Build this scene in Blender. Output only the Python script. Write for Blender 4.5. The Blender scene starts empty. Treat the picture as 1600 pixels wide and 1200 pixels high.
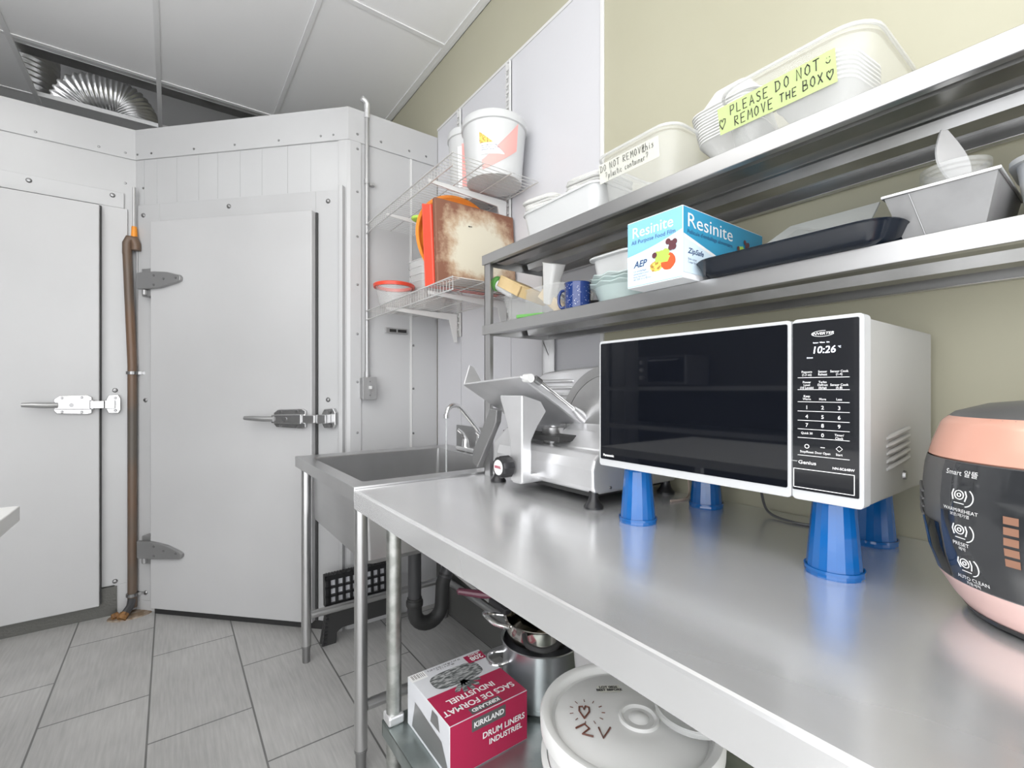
import bpy, bmesh, math, random
from mathutils import Vector, Matrix
random.seed(7)
PI = math.pi
sc = bpy.context.scene
col = sc.collection

# ---------------------------------------------------------------- camera
TH = 0.6323
cam_d = bpy.data.cameras.new('camera')
cam = bpy.data.objects.new('camera', cam_d); col.objects.link(cam)
cam_d.sensor_width = 36; cam_d.sensor_fit = 'HORIZONTAL'
cam_d.lens = 728.5 / 1600 * 36
cam_d.shift_y = 9.3 / 1600
cam_d.clip_start = 0.02
cam.location = (0, 0, 1.22)
cam.rotation_euler = (PI/2, 0, -TH)
sc.camera = cam
# ---------------------------------------------------------------- world, light, exposure
w = bpy.data.worlds.new('world'); sc.world = w; w.use_nodes = True
bg = w.node_tree.nodes['Background']
bg.inputs[0].default_value = (0.97, 0.98, 1.0, 1); bg.inputs[1].default_value = 3.0
sc.view_settings.view_transform = 'Standard'
sc.view_settings.look = 'None'
sc.view_settings.gamma = 1
sc.view_settings.exposure = 0.3
TROFFER = 3.2       # strength of the ceiling light diffusers

# ---------------------------------------------------------------- materials
def mat(name, rgb, rough=.5, metal=0, alpha=1, emit=None, es=0, bump=None, var=None, coat=0, spec=.5, trans=0, aniso=None):
    m = bpy.data.materials.new(name); m.use_nodes = True
    nt = m.node_tree; b = nt.nodes['Principled BSDF']
    b.inputs['Base Color'].default_value = (*rgb, 1)
    b.inputs['Roughness'].default_value = rough
    b.inputs['Metallic'].default_value = metal
    b.inputs['Alpha'].default_value = alpha
    b.inputs['Coat Weight'].default_value = coat
    b.inputs['Specular IOR Level'].default_value = spec
    b.inputs['Transmission Weight'].default_value = trans
    if emit:
        b.inputs['Emission Color'].default_value = (*emit, 1); b.inputs['Emission Strength'].default_value = es
    L = nt.links
    tc = None
    def noise(scale, detail=4, stretch=None):
        nonlocal tc
        if tc is None: tc = nt.nodes.new('ShaderNodeTexCoord')
        n = nt.nodes.new('ShaderNodeTexNoise'); n.inputs['Scale'].default_value = scale; n.inputs['Detail'].default_value = detail
        mp = nt.nodes.new('ShaderNodeMapping')
        if stretch: mp.inputs['Scale'].default_value = stretch
        L.new(tc.outputs['Object'], mp.inputs[0]); L.new(mp.outputs[0], n.inputs['Vector'])
        return n
    if var:   # (other colour, scale, lo, hi, stretch)
        c2, s, lo, hi = var[:4]; st = var[4] if len(var) > 4 else None
        n = noise(s, 5, st); r = nt.nodes.new('ShaderNodeValToRGB')
        r.color_ramp.elements[0].position = lo; r.color_ramp.elements[1].position = hi
        r.color_ramp.elements[0].color = (*rgb, 1); r.color_ramp.elements[1].color = (*c2, 1)
        L.new(n.outputs[0], r.inputs[0]); L.new(r.outputs[0], b.inputs['Base Color'])
    if bump:  # (scale, strength, stretch)
        n = noise(bump[0], 3, bump[2] if len(bump) > 2 else None)
        bn = nt.nodes.new('ShaderNodeBump'); bn.inputs['Strength'].default_value = bump[1]; bn.inputs['Distance'].default_value = .002
        L.new(n.outputs[0], bn.inputs['Height']); L.new(bn.outputs[0], b.inputs['Normal'])
    if aniso: # brushed: (stretch, lo rough, hi rough)
        n = noise(1, 2, aniso[0]); mr = nt.nodes.new('ShaderNodeMapRange')
        mr.inputs[3].default_value = aniso[1]; mr.inputs[4].default_value = aniso[2]
        L.new(n.outputs[0], mr.inputs[0]); L.new(mr.outputs[0], b.inputs['Roughness'])
    return m

M = {}
M['olive'] = mat('painted_wall', (.40, .385, .285), .5, var=((.44, .425, .32), 1.3, .35, .7), bump=(40, .08))
M['wall_foot'] = mat('dark_wall_foot', (.11, .11, .105), .45)
M['frp'] = mat('white_wall_panel', (.60, .60, .625), .35, bump=(55, .25))
M['cooler'] = mat('white_enamel', (.50, .503, .507), .27, var=((.46, .46, .463), 1.1, .4, .65), bump=(3, .05))
M['cooler_door'] = mat('white_enamel_door', (.50, .50, .503), .3, var=((.455, .455, .458), .9, .4, .62), bump=(70, .1))
M['dark_gap'] = mat('dark_gasket', (.06, .06, .06), .6)
M['tile'] = mat('ceiling_tile', (.9, .9, .9), .6, bump=(300, .1))
M['tbar'] = mat('ceiling_grid', (.8, .8, .8), .4)
M['plenum'] = mat('plenum_concrete', (.42, .42, .42), .8, var=((.36, .36, .36), 3, .4, .6))
M['steel'] = mat('brushed_steel', (.60, .60, .60), .3, .92, var=((.52, .52, .52), 3, .3, .75, (2, 1, 1)), aniso=((2, 2, 60), .26, .34))
M['steel_top'] = mat('worktop_steel', (.88, .885, .89), .33, .72, var=((.80, .80, .80), 2.2, .35, .7, (3, 1, 1)), aniso=((40, 3, 3), .17, .30))
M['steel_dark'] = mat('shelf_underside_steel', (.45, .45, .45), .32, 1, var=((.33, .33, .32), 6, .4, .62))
M['chrome'] = mat('chrome', (.86, .86, .86), .16, .95)
M['latch_metal'] = mat('worn_chrome', (.55, .55, .55), .24, .9, bump=(60, .35))
M['alu'] = mat('cast_aluminium', (.80, .80, .81), .32, .7, var=((.72, .72, .73), 8, .3, .7))
M['galv'] = mat('galvanised_steel', (.50, .51, .49), .45, 1, var=((.36, .37, .35), 28, .4, .6))
M['galv_shelf'] = mat('galvanised_sheet', (.42, .46, .45), .4, .9, var=((.30, .34, .33), 9, .4, .6))
M['zinc'] = mat('dull_zinc', (.38, .38, .38), .42, .8)
M['bolt'] = mat('bolt_steel', (.30, .30, .30), .35, .9)
M['foil'] = mat('crinkled_foil', (.72, .72, .72), .28, 1, bump=(60, .9))
M['wire'] = mat('wire_coating', (.60, .60, .59), .35, .3)
M['black'] = mat('black_plastic', (.018, .018, .02), .35)
M['black_soft'] = mat('black_rubber', (.03, .03, .03), .55)
M['dark_pipe'] = mat('dark_grey_pipe', (.055, .055, .058), .4)
M['brown_pipe'] = mat('brown_drain_pipe', (.10, .085, .07), .45, var=((.17, .095, .055), 3, .4, .6, (1, 1, .5)))
M['rust'] = mat('rust', (.18, .09, .04), .7, .3, var=((.35, .18, .06), 60, .4, .6))
M['orange'] = mat('orange_connector', (.75, .27, .02), .4)
M['conduit'] = mat('grey_conduit', (.42, .42, .42), .35, .6)
M['white_pl'] = mat('white_plastic', (.68, .68, .67), .35)
M['foam'] = mat('white_foam', (.70, .70, .68), .6)
M['milky'] = mat('milky_plastic', (.72, .73, .73), .3, alpha=.72)
M['platter'] = mat('grey_plastic_sheet', (.42, .43, .41), .3, alpha=.85)
M['clear'] = mat('clear_plastic', (.75, .76, .75), .12, alpha=.2)
M['clear_rim'] = mat('clear_plastic_rim', (.80, .81, .80), .15, alpha=.45)
M['glass'] = mat('pale_green_glass', (.70, .82, .80), .06, alpha=.42)
M['red'] = mat('red_plastic', (.72, .075, .04), .35)
M['salmon'] = mat('salmon_print', (.84, .38, .35), .45)
M['orange_pl'] = mat('orange_plastic', (.88, .30, .05), .35)
M['darkred'] = mat('dark_red_plastic', (.72, .08, .015), .4)
M['board'] = mat('worn_cutting_board', (.60, .57, .48), .6, var=((.44, .38, .28), 5, .45, .62), bump=(120, .3))
M['boardedge'] = mat('stained_board_edge', (.25, .12, .075), .6, var=((.36, .2, .13), 8, .3, .7))
M['wood'] = mat('light_wood', (.66, .5, .27), .5, var=((.55, .4, .2), 12, .3, .7))
M['green_pl'] = mat('green_plastic', (.13, .36, .09), .4)
M['enamel_blue'] = mat('blue_enamel', (.012, .035, .16), .15, coat=.5)
M['blue_cup'] = mat('blue_cup_plastic', (.004, .105, .36), .13, coat=.4)
M['speck'] = mat('white_speckle', (.7, .75, .85), .4)
M['box_blue'] = mat('box_sky_blue', (.20, .50, .82), .4, var=((.28, .58, .86), 2, .3, .7))
M['box_blue2'] = mat('box_deep_blue', (.035, .30, .50), .4)
M['box_pale'] = mat('box_pale_blue', (.66, .80, .90), .4)
M['box_white'] = mat('box_white', (.82, .84, .86), .45)
M['teal'] = mat('box_teal', (.01, .36, .46), .4)
M['ink'] = mat('black_ink', (.02, .02, .02), .5)
M['ink_blue'] = mat('navy_ink', (.03, .07, .18), .5)
M['ink_brown'] = mat('brown_marker', (.12, .035, .02), .5)
M['print_white'] = mat('white_print', (.85, .85, .85), .5)
M['tomato'] = mat('printed_tomato', (.85, .10, .03), .45)
M['lettuce'] = mat('printed_lettuce', (.42, .66, .10), .5)
M['grape'] = mat('printed_grape', (.12, .04, .05), .4)
M['corn'] = mat('printed_corn', (.85, .60, .12), .5, var=((.35, .18, .04), 140, .45, .6))
M['plate'] = mat('printed_plate', (.86, .86, .80), .4)
M['navy_tray'] = mat('navy_plastic_tray', (.006, .010, .018), .18)
M['loaf'] = mat('grey_tin', (.28, .28, .28), .42, .6, var=((.24, .24, .24), 14, .4, .6))
M['note'] = mat('green_paper_note', (.46, .55, .24), .6)
M['tape'] = mat('masking_label', (.72, .72, .64), .5, alpha=.8)
M['mw_white'] = mat('microwave_white', (.52, .53, .54), .3)
M['mw_side'] = mat('microwave_casing', (.43, .43, .42), .38, .15)
M['mw_glass'] = mat('microwave_black_glass', (.004, .005, .008), .03, spec=.5, coat=.45)
M['mw_panel'] = mat('microwave_panel', (.014, .015, .018), .08, spec=.5, coat=.5)
M['lcd'] = mat('lit_display', (.8, .85, 1), .4, emit=(.85, .9, 1), es=2.2)
M['pink'] = mat('rose_gold_plastic', (.80, .43, .33), .25, .25, coat=.3)
M['pink_low'] = mat('pale_pink_plastic', (.80, .56, .52), .3, .1, coat=.3)
M['charcoal'] = mat('charcoal_plastic', (.11, .11, .11), .35)
M['piano'] = mat('gloss_black', (.012, .013, .015), .06, coat=1)
M['piano2'] = mat('smoky_panel', (.03, .032, .035), .07, coat=.6)
M['crimson'] = mat('crimson_print', (.42, .02, .075), .35)
M['box_grey'] = mat('box_light_grey', (.66, .67, .70), .4)
M['bag'] = mat('printed_black_bag', (.10, .11, .11), .3, var=((.45, .46, .46), 60, .45, .62, (1, 3, 1)))
M['pot'] = mat('stockpot_aluminium', (.66, .67, .69), .28, 1, aniso=((2, 2, 60), .2, .42))
M['potinox'] = mat('polished_pot_steel', (.62, .59, .54), .14, 1)
M['maroon'] = mat('maroon_handle', (.11, .03, .05), .35)
M['tread'] = mat('tread_plate', (.13, .13, .12), .45, .6, bump=(90, .9, (1, 3, 1)))
M['dirt'] = mat('dirty_caulk', (.34, .29, .24), .8, var=((.2, .14, .09), 30, .4, .6))
M['water'] = mat('water', (.85, .88, .88), .05, alpha=.45)
M['tan'] = mat('tan_plastic', (.55, .45, .38), .4)
M['oven'] = mat('oven_grey', (.25, .25, .26), .35, .6)
M['lens'] = mat('light_diffuser', (.9, .9, .9), .5, emit=(1, .99, .96), es=TROFFER)

def board_material():
    m = bpy.data.materials.new('worn_cutting_board'); m.use_nodes = True; nt = m.node_tree; L = nt.links; b = nt.nodes['Principled BSDF']
    def math_(op, a, v=None):
        n = nt.nodes.new('ShaderNodeMath'); n.operation = op
        for i, q in enumerate((a, v)):
            if q is None: continue
            if isinstance(q, (int, float)): n.inputs[i].default_value = q
            else: L.new(q, n.inputs[i])
        return n.outputs[0]
    tc = nt.nodes.new('ShaderNodeTexCoord'); sx = nt.nodes.new('ShaderNodeSeparateXYZ'); L.new(tc.outputs['Object'], sx.inputs[0])
    dx = math_('DIVIDE', math_('ABSOLUTE', math_('SUBTRACT', sx.outputs['X'], .205)), .20)
    dz = math_('DIVIDE', math_('ABSOLUTE', math_('SUBTRACT', sx.outputs['Z'], .175)), .17)
    d = math_('POWER', math_('ADD', math_('POWER', dx, 3.0), math_('POWER', dz, 3.0)), .333)
    n = nt.nodes.new('ShaderNodeTexNoise'); n.inputs['Scale'].default_value = 14; n.inputs['Detail'].default_value = 9; n.inputs['Roughness'].default_value = .65
    L.new(tc.outputs['Object'], n.inputs['Vector'])
    e = math_('ADD', d, math_('MULTIPLY', math_('SUBTRACT', n.outputs[0], .5), 1.1))
    r = nt.nodes.new('ShaderNodeValToRGB'); L.new(e, r.inputs[0])
    els = r.color_ramp.elements; els[0].position = .55; els[0].color = (.60, .56, .45, 1); els[1].position = .98; els[1].color = (.20, .085, .05, 1)
    k = els.new(.78); k.color = (.42, .30, .20, 1)
    L.new(r.outputs[0], b.inputs['Base Color']); b.inputs['Roughness'].default_value = .6
    return m
M['board'] = board_material()
def floor_material():
    m = bpy.data.materials.new('floor_tile'); m.use_nodes = True
    nt = m.node_tree; L = nt.links; b = nt.nodes['Principled BSDF']
    tc = nt.nodes.new('ShaderNodeTexCoord'); sx = nt.nodes.new('ShaderNodeSeparateXYZ'); cx = nt.nodes.new('ShaderNodeCombineXYZ')
    L.new(tc.outputs['Object'], sx.inputs[0])
    ax = nt.nodes.new('ShaderNodeMath'); ax.operation = 'ADD'; ax.inputs[1].default_value = 6.55 - 2.69 + .3275*0
    ay = nt.nodes.new('ShaderNodeMath'); ay.operation = 'ADD'; ay.inputs[1].default_value = 6.4 + .428
    L.new(sx.outputs['Y'], ax.inputs[0]); L.new(sx.outputs['X'], ay.inputs[0])
    L.new(ax.outputs[0], cx.inputs['X']); L.new(ay.outputs[0], cx.inputs['Y'])
    br = nt.nodes.new('ShaderNodeTexBrick'); br.offset = .5; br.offset_frequency = 2
    br.inputs['Scale'].default_value = 1; br.inputs['Brick Width'].default_value = .655; br.inputs['Row Height'].default_value = .322
    br.inputs['Mortar Size'].default_value = .0035; br.inputs['Mortar Smooth'].default_value = .2
    br.inputs['Color1'].default_value = (.47, .465, .455, 1); br.inputs['Color2'].default_value = (.42, .415, .405, 1)
    br.inputs['Mortar'].default_value = (.16, .16, .155, 1)
    L.new(cx.outputs[0], br.inputs['Vector'])
    mp = nt.nodes.new('ShaderNodeMapping'); mp.inputs['Scale'].default_value = (90, 6, 1)
    n = nt.nodes.new('ShaderNodeTexNoise'); n.inputs['Scale'].default_value = 1.2; n.inputs['Detail'].default_value = 4
    L.new(tc.outputs['Object'], mp.inputs[0]); L.new(mp.outputs[0], n.inputs['Vector'])
    n2 = nt.nodes.new('ShaderNodeTexNoise'); n2.inputs['Scale'].default_value = 3; n2.inputs['Detail'].default_value = 5
    L.new(tc.outputs['Object'], n2.inputs['Vector'])
    ad = nt.nodes.new('ShaderNodeMath'); ad.operation = 'ADD'; L.new(n.outputs[0], ad.inputs[0]); L.new(n2.outputs[0], ad.inputs[1])
    mr = nt.nodes.new('ShaderNodeMapRange'); mr.inputs[1].default_value = .6; mr.inputs[2].default_value = 1.4; mr.inputs[3].default_value = .78; mr.inputs[4].default_value = 1.15
    L.new(ad.outputs[0], mr.inputs[0])
    mx = nt.nodes.new('ShaderNodeMix'); mx.data_type = 'RGBA'; mx.blend_type = 'MULTIPLY'; mx.inputs[0].default_value = 1
    L.new(br.outputs[0], mx.inputs[6]); L.new(mr.outputs[0], mx.inputs[7]); L.new(mx.outputs[2], b.inputs['Base Color'])
    b.inputs['Roughness'].default_value = .38
    bn = nt.nodes.new('ShaderNodeBump'); bn.inputs['Strength'].default_value = .3; bn.inputs['Distance'].default_value = .002; bn.invert = True
    L.new(br.outputs[1], bn.inputs['Height']); L.new(bn.outputs[0], b.inputs['Normal'])
    return m
M['floor'] = floor_material()

# ---------------------------------------------------------------- mesh helpers
class MB:
    def __init__(s): s.v = []; s.f = []; s.m = []; s.mi = 0; s.T = Matrix.Identity(4)
    def add(s, vs, fs):
        o = len(s.v); s.v += [tuple(s.T @ Vector(v)) for v in vs]
        s.f += [tuple(i + o for i in f) for f in fs]; s.m += [s.mi]*len(fs); return s
    def box(s, x0, x1, y0, y1, z0, z1):
        v = [(x, y, z) for z in (z0, z1) for y in (y0, y1) for x in (x0, x1)]
        return s.add(v, [(0,2,3,1),(4,5,7,6),(0,1,5,4),(2,6,7,3),(0,4,6,2),(1,3,7,5)])
    def quad(s, a, b, c, d): return s.add([a, b, c, d], [(0,1,2,3)])
    def loft(s, loops, closed=True, cap0=True, cap1=True):
        n = len(loops[0]); vs = [p for l in loops for p in l]; fs = []
        for k in range(len(loops)-1):
            for i in range(n if closed else n-1):
                j = (i+1) % n; fs.append((k*n+i, k*n+j, (k+1)*n+j, (k+1)*n+i))
        if cap0: fs.append(tuple(reversed(range(n))))
        if cap1: fs.append(tuple((len(loops)-1)*n+i for i in range(n)))
        return s.add(vs, fs)
    def prism(s, poly, axis, a, b):
        # poly in the two other axes (ordered x,y,z without axis)
        def pt(p, t): return {'x': (t, p[0], p[1]), 'y': (p[0], t, p[1]), 'z': (p[0], p[1], t)}[axis]
        return s.loft([[pt(p, a) for p in poly], [pt(p, b) for p in poly]])
    def tube(s, path, r, n=10, caps=True, closed=False):
        P = [Vector(p) for p in path]; loops = []; up = None
        R = r if isinstance(r, (list, tuple)) else [r]*len(P)
        for i, p in enumerate(P):
            if closed: d = P[(i+1) % len(P)] - P[i-1]
            else: d = (P[min(i+1, len(P)-1)] - P[max(i-1, 0)])
            d.normalize()
            if up is None:
                up = Vector((0, 0, 1)) if abs(d.z) < .9 else Vector((1, 0, 0))
            a = d.cross(up)
            if a.length < 1e-4: a = d.cross(Vector((0, 1, 0)))
            a.normalize(); b = a.cross(d).normalized(); up = b
            loops.append([tuple(p + (a*math.cos(2*PI*k/n) + b*math.sin(2*PI*k/n))*R[i]) for k in range(n)])
        if closed: loops.append(loops[0]); caps = False
        return s.loft(loops, cap0=caps, cap1=caps)
    def cyl(s, p0, p1, r0, r1=None, n=20):
        return s.tube([p0, p1], [r0, r0 if r1 is None else r1], n)
    def lathe(s, prof, n=32, c=(0, 0, 0), cap0=True, cap1=True, sx=1, sy=1, fold=0):
        loops = [[(c[0]+sx*(r*(1+fold*math.cos(k*PI)))*math.cos(2*PI*k/n), c[1]+sy*(r*(1+fold*math.cos(k*PI)))*math.sin(2*PI*k/n), c[2]+z) for k in range(n)] for r, z in prof]
        return s.loft(loops, cap0=cap0, cap1=cap1)
    def sphere(s, c, r, n=12, sz=1):
        return s.lathe([(max(r*math.sin(PI*i/n), 1e-4), -r*sz*math.cos(PI*i/n)) for i in range(n+1)], n*2, c)
    def build(s, name, ms, parent=None, smooth=True, bevel=0, seg=2, ang=35):
        me = bpy.data.meshes.new(name); me.from_pydata(s.v, [], s.f)
        if not isinstance(ms, (list, tuple)): ms = [ms]
        for k in ms: me.materials.append(M[k])
        me.polygons.foreach_set('material_index', s.m)
        bm = bmesh.new(); bm.from_mesh(me); bmesh.ops.recalc_face_normals(bm, faces=bm.faces); bm.to_mesh(me); bm.free()
        me.update()
        if smooth:
            me.polygons.foreach_set('use_smooth', [True]*len(me.polygons)); me.set_sharp_from_angle(angle=math.radians(ang))
        o = bpy.data.objects.new(name, me); col.objects.link(o)
        if parent: o.parent = parent
        if bevel:
            bv = o.modifiers.new('bevel', 'BEVEL'); bv.width = bevel; bv.segments = seg; bv.limit_method = 'ANGLE'; bv.angle_limit = math.radians(40)
            bv.harden_normals = False
        return o

def sm_path(pts, n=8):
    P = [Vector(p) for p in pts]; out = []
    for i in range(len(P)-1):
        p0 = P[max(i-1, 0)]; p1 = P[i]; p2 = P[i+1]; p3 = P[min(i+2, len(P)-1)]
        for k in range(n):
            s = k/n; out.append(.5*((2*p1)+(-p0+p2)*s+(2*p0-5*p1+4*p2-p3)*s*s+(-p0+3*p1-3*p2+p3)*s**3))
    return out + [P[-1]]
def rrect(w, d, r, z, n=6, cx=0, cy=0):
    pts = []
    r = min(r, w/2-1e-4, d/2-1e-4)
    for qx, qy, a0 in ((1, 1, 0), (-1, 1, 90), (-1, -1, 180), (1, -1, 270)):
        for k in range(n+1):
            a = math.radians(a0 + 90*k/n)
            pts.append((cx+qx*(w/2-r)+r*math.cos(a), cy+qy*(d/2-r)+r*math.sin(a), z))
    return pts
def tub_mb(w, d, h, taper=.88, r=.03, th=.002, lip=.006, liph=.006, cx=0, cy=0, z=0, m=None):
    m = m or MB()
    L = [rrect(w*taper, d*taper, r*taper, z, 6, cx, cy), rrect(w, d, r, z+h-liph, 6, cx, cy), rrect(w+2*lip, d+2*lip, r+lip, z+h-liph, 6, cx, cy),
         rrect(w+2*lip, d+2*lip, r+lip, z+h, 6, cx, cy), rrect(w-2*th, d-2*th, r, z+h, 6, cx, cy), rrect(w*taper-2*th, d*taper-2*th, r*taper, z+th*1.5, 6, cx, cy)]
    return m.loft(L)

def empty(name, loc=(0, 0, 0), rz=0, rx=0, ry=0):
    o = bpy.data.objects.new(name, None); col.objects.link(o); o.location = loc; o.rotation_euler = (rx, ry, rz); o.empty_display_size = .05
    return o
def tag(o, label, cat, group=None):
    o['label'] = label; o['category'] = cat
    if group: o['group'] = group
    return o
def thing(name, label, cat, loc=(0, 0, 0), rz=0, group=None, rx=0, ry=0):
    return tag(empty(name, loc, rz, rx, ry), label, cat, group)
def struct(o):
    o['kind'] = 'structure'; return o
def dup(o, loc=None, rot=None, label=None, parent=None):
    c = o.copy(); col.objects.link(c)
    if parent: c.parent = parent
    if loc is not None: c.location = loc
    if rot is not None: c.rotation_euler = rot
    if label: c['label'] = label
    for ch in o.children: dup(ch, parent=c)
    return c

# faces: matrices that lay a drawing plane (x right, y up, z out) on a surface
def face(origin, right, up):
    X = Vector(right).normalized(); Y = Vector(up).normalized(); Z = X.cross(Y)
    m = Matrix.Identity(4)
    for i in range(3): m[i][0] = X[i]; m[i][1] = Y[i]; m[i][2] = Z[i]; m[i][3] = origin[i]
    return m
def text_geo(m, s, size, x, y, T, align='CENTER', shear=0, bold=0, sx=1, wrap=None, vert=0):
    cu = bpy.data.curves.new('tmp', 'FONT'); cu.body = s; cu.size = size; cu.align_x = align; cu.align_y = 'CENTER'
    cu.shear = shear; cu.offset = bold; cu.resolution_u = 3; cu.space_line = .95
    o = bpy.data.objects.new('tmp', cu); col.objects.link(o)
    dg = bpy.context.evaluated_depsgraph_get(); me = bpy.data.meshes.new_from_object(o.evaluated_get(dg))
    old = m.T
    vs = [(v.co.x*sx + x, v.co.y + y, .0006) for v in me.vertices]
    fs = [tuple(p.vertices) for p in me.polygons]
    if wrap: vs = [wrap(v) for v in vs]
    else: m.T = old @ T
    m.add(vs, fs); m.T = old
    bpy.data.objects.remove(o); bpy.data.curves.remove(cu); bpy.data.meshes.remove(me)
def letters(name, items, T, material, parent, wrap=None):
    m = MB()
    for it in items:
        kw = dict(it[4]) if len(it) > 4 else {}
        text_geo(m, it[0], it[1], it[2], it[3], T, wrap=wrap, **kw)
    return m.build(name, material, parent, smooth=False)

# hand lettering made of pen strokes
G = {
'P': [[(0,0),(0,1),(.45,.95),(.5,.7),(.4,.5),(0,.45)]], 'L': [[(0,1),(0,0),(.5,.02)]], 'E': [[(.5,1),(0,1),(0,0),(.5,0)],[(0,.5),(.4,.52)]],
'A': [[(0,0),(.28,1),(.55,0)],[(.1,.35),(.46,.36)]], 'S': [[(.5,.88),(.3,1),(.05,.85),(.1,.6),(.45,.42),(.5,.15),(.25,0),(0,.12)]],
'D': [[(0,0),(.02,1)],[(-.08,1),(.35,.95),(.55,.6),(.45,.15),(-.05,0)]], 'O': [[(.27,1),(.03,.75),(.02,.3),(.25,0),(.5,.25),(.5,.75),(.27,1)]],
'N': [[(0,0),(.03,1),(.5,0),(.52,1)]], 'T': [[(-.05,1),(.6,1.02)],[(.28,1),(.26,0)]], 'R': [[(0,0),(0,1),(.45,.92),(.42,.6),(0,.5),(.52,0)]],
'M': [[(0,0),(.08,1),(.32,.4),(.56,1),(.64,0)]], 'V': [[(0,1),(.26,0),(.52,1)]], 'H': [[(0,0),(0,.95)],[(.5,0),(.5,.95)],[(0,.5),(.5,.5)]],
'B': [[(0,0),(0,1),(.42,.93),(.38,.58),(0,.52)],[(0,.52),(.5,.45),(.5,.1),(0,0)]], 'X': [[(0,.9),(.5,0)],[(.5,.95),(0,0)]],
't': [[(.15,.9),(.12,.1),(.3,0)],[(-.03,.62),(.35,.64)]], 'h': [[(0,1),(0,0)],[(0,.4),(.2,.55),(.35,.4),(.35,0)]], 'i': [[(.1,.5),(.1,0)],[(.1,.7),(.11,.74)]],
's': [[(.3,.5),(.1,.5),(.08,.32),(.28,.2),(.22,.02),(0,.02)]], 'p': [[(0,.5),(0,-.4)],[(0,.45),(.25,.5),(.32,.2),(.1,0),(0,.08)]], 'l': [[(.1,1),(.08,.1),(.2,0)]],
'a': [[(.32,.48),(.1,.5),(0,.22),(.12,0),(.3,.12),(.33,.5),(.36,0)]], 'c': [[(.3,.45),(.1,.48),(0,.2),(.12,0),(.32,.06)]], 'o': [[(.16,.5),(0,.25),(.14,0),(.32,.2),(.16,.5)]],
'n': [[(0,.5),(0,0)],[(0,.38),(.2,.52),(.32,.36),(.34,0)]], 'e': [[(0,.25),(.3,.3),(.2,.5),(.03,.4),(.02,.1),(.2,0),(.34,.08)]], 'r': [[(0,.5),(0,0)],[(0,.35),(.15,.5),(.28,.46)]],
'*': [[(.35,0),(.02,.5),(.05,.85),(.25,.9),(.35,.65),(.48,.92),(.7,.85),(.68,.5),(.35,0)]],
'^': [[(.1,.75),(.1,.8)],[(.5,.75),(.5,.8)],[(0,.4),(.15,.15),(.45,.15),(.6,.42)]],
'?': [[(0,.75),(.15,1),(.4,.9),(.35,.65),(.15,.45),(.17,.25)],[(.16,.05),(.17,.07)]],
}
def pen(m, s, size, x, y, T, r, adv=.78):
    old = m.T; m.T = old @ T
    for ch in s:
        for st in G.get(ch, []):
            m.tube([(x+px*size*.8+random.uniform(-.02,.02)*size, y+py*size+random.uniform(-.02,.02)*size, .0007) for px, py in st], r, 4)
        x += size*adv*(.75 if ch in 'il t' else 1)*(.75 if ch.islower() else 1)
    m.T = old
    return x

# ================================================================ THE ROOM
W = 1.24
m = MB(); m.box(-2.3, 1.36, -2.4, 5.2, -.06, 0); struct(m.build('floor', 'floor', smooth=False))
m = MB(); m.box(W, W+.12, -2.4, 5.2, 0, 4.0); struct(m.build('wall_right', 'olive', smooth=False))
m = MB(); m.box(-2.42, -2.3, .9, 5.2, 0, 3.1); struct(m.build('wall_left', 'frp', smooth=False))  # out of view; cut short and low to let world light in
m = MB(); m.box(-2.3, W, 5.2, 5.3, 0, 4.0); struct(m.build('wall_back', 'plenum', smooth=False))
m = MB(); m.box(-2.3, W, -2.4, 5.2, 3.95, 4.0); struct(m.build('ceiling', 'plenum', smooth=False)).name = 'ceiling_deck'
m = MB(); m.box(W-.014, W-.0002, -2.4, 2.405, 0, .25); struct(m.build('wall_right_foot', 'wall_foot', smooth=False, bevel=.003))  # dark grey strip along the foot of the right wall
# white wall panels with joint strips
wp = MB()
for y0, y1 in ((1.148, 1.69), (1.694, 2.137), (2.141, 2.405)): wp.box(W-.005, W-.0002, y0, y1, .251, 2.703)
wp = struct(wp.build('trim_1', 'frp', smooth=False))
m = MB(); m.box(W-.009, W-.0002, 1.137, 1.152, .251, 3.08); struct(m.build('trim_2', 'white_pl', smooth=False, bevel=.002))
m = MB(); m.box(W-.009, W-.0002, 1.137, 2.405, 2.70, 2.712); struct(m.build('trim_3', 'white_pl', smooth=False))
# walk-in cooler walls (left face, diagonal face, side face) as one solid shell
A = (-.1551, 3.3331); B = (.7342, 2.4122); ZT = 2.652
m = MB(); m.box(-2.3, A[0], 3.3331, 5.2, 0, ZT); struct(m.build('wall_cooler_left', 'cooler', smooth=False))
m = MB(); m.prism([A, B, (W-.0055, 2.4122), (W-.0055, 5.2), (A[0], 5.2)], 'z', 0, ZT)
cool = struct(m.build('wall_cooler', 'cooler', smooth=False))
EX = Vector((.6946, -.7193, 0)); RZ = math.atan2(-.7193, .6946)
def band(z0, z1, t, name, material, bev=.003):
    # follows the three faces, proud of them by t
    o = [(-2.3, 3.3331-t), (A[0]-t*.41, 3.3331-t), (B[0]-t*1.32*.5-.0, B[1]-t), (W-.006, B[1]-t)]
    i = [(W-.006, B[1]+.001), (B[0]+.001, B[1]+.001), (A[0]+.001, A[1]+.001), (-2.3, A[1]+.001)]
    mm = MB(); mm.prism(o+i, 'z', z0, z1); return mm.build(name, material, cool, smooth=False, bevel=bev)
band(2.496, ZT+.012, .008, 'fascia', 'cooler')
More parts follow.
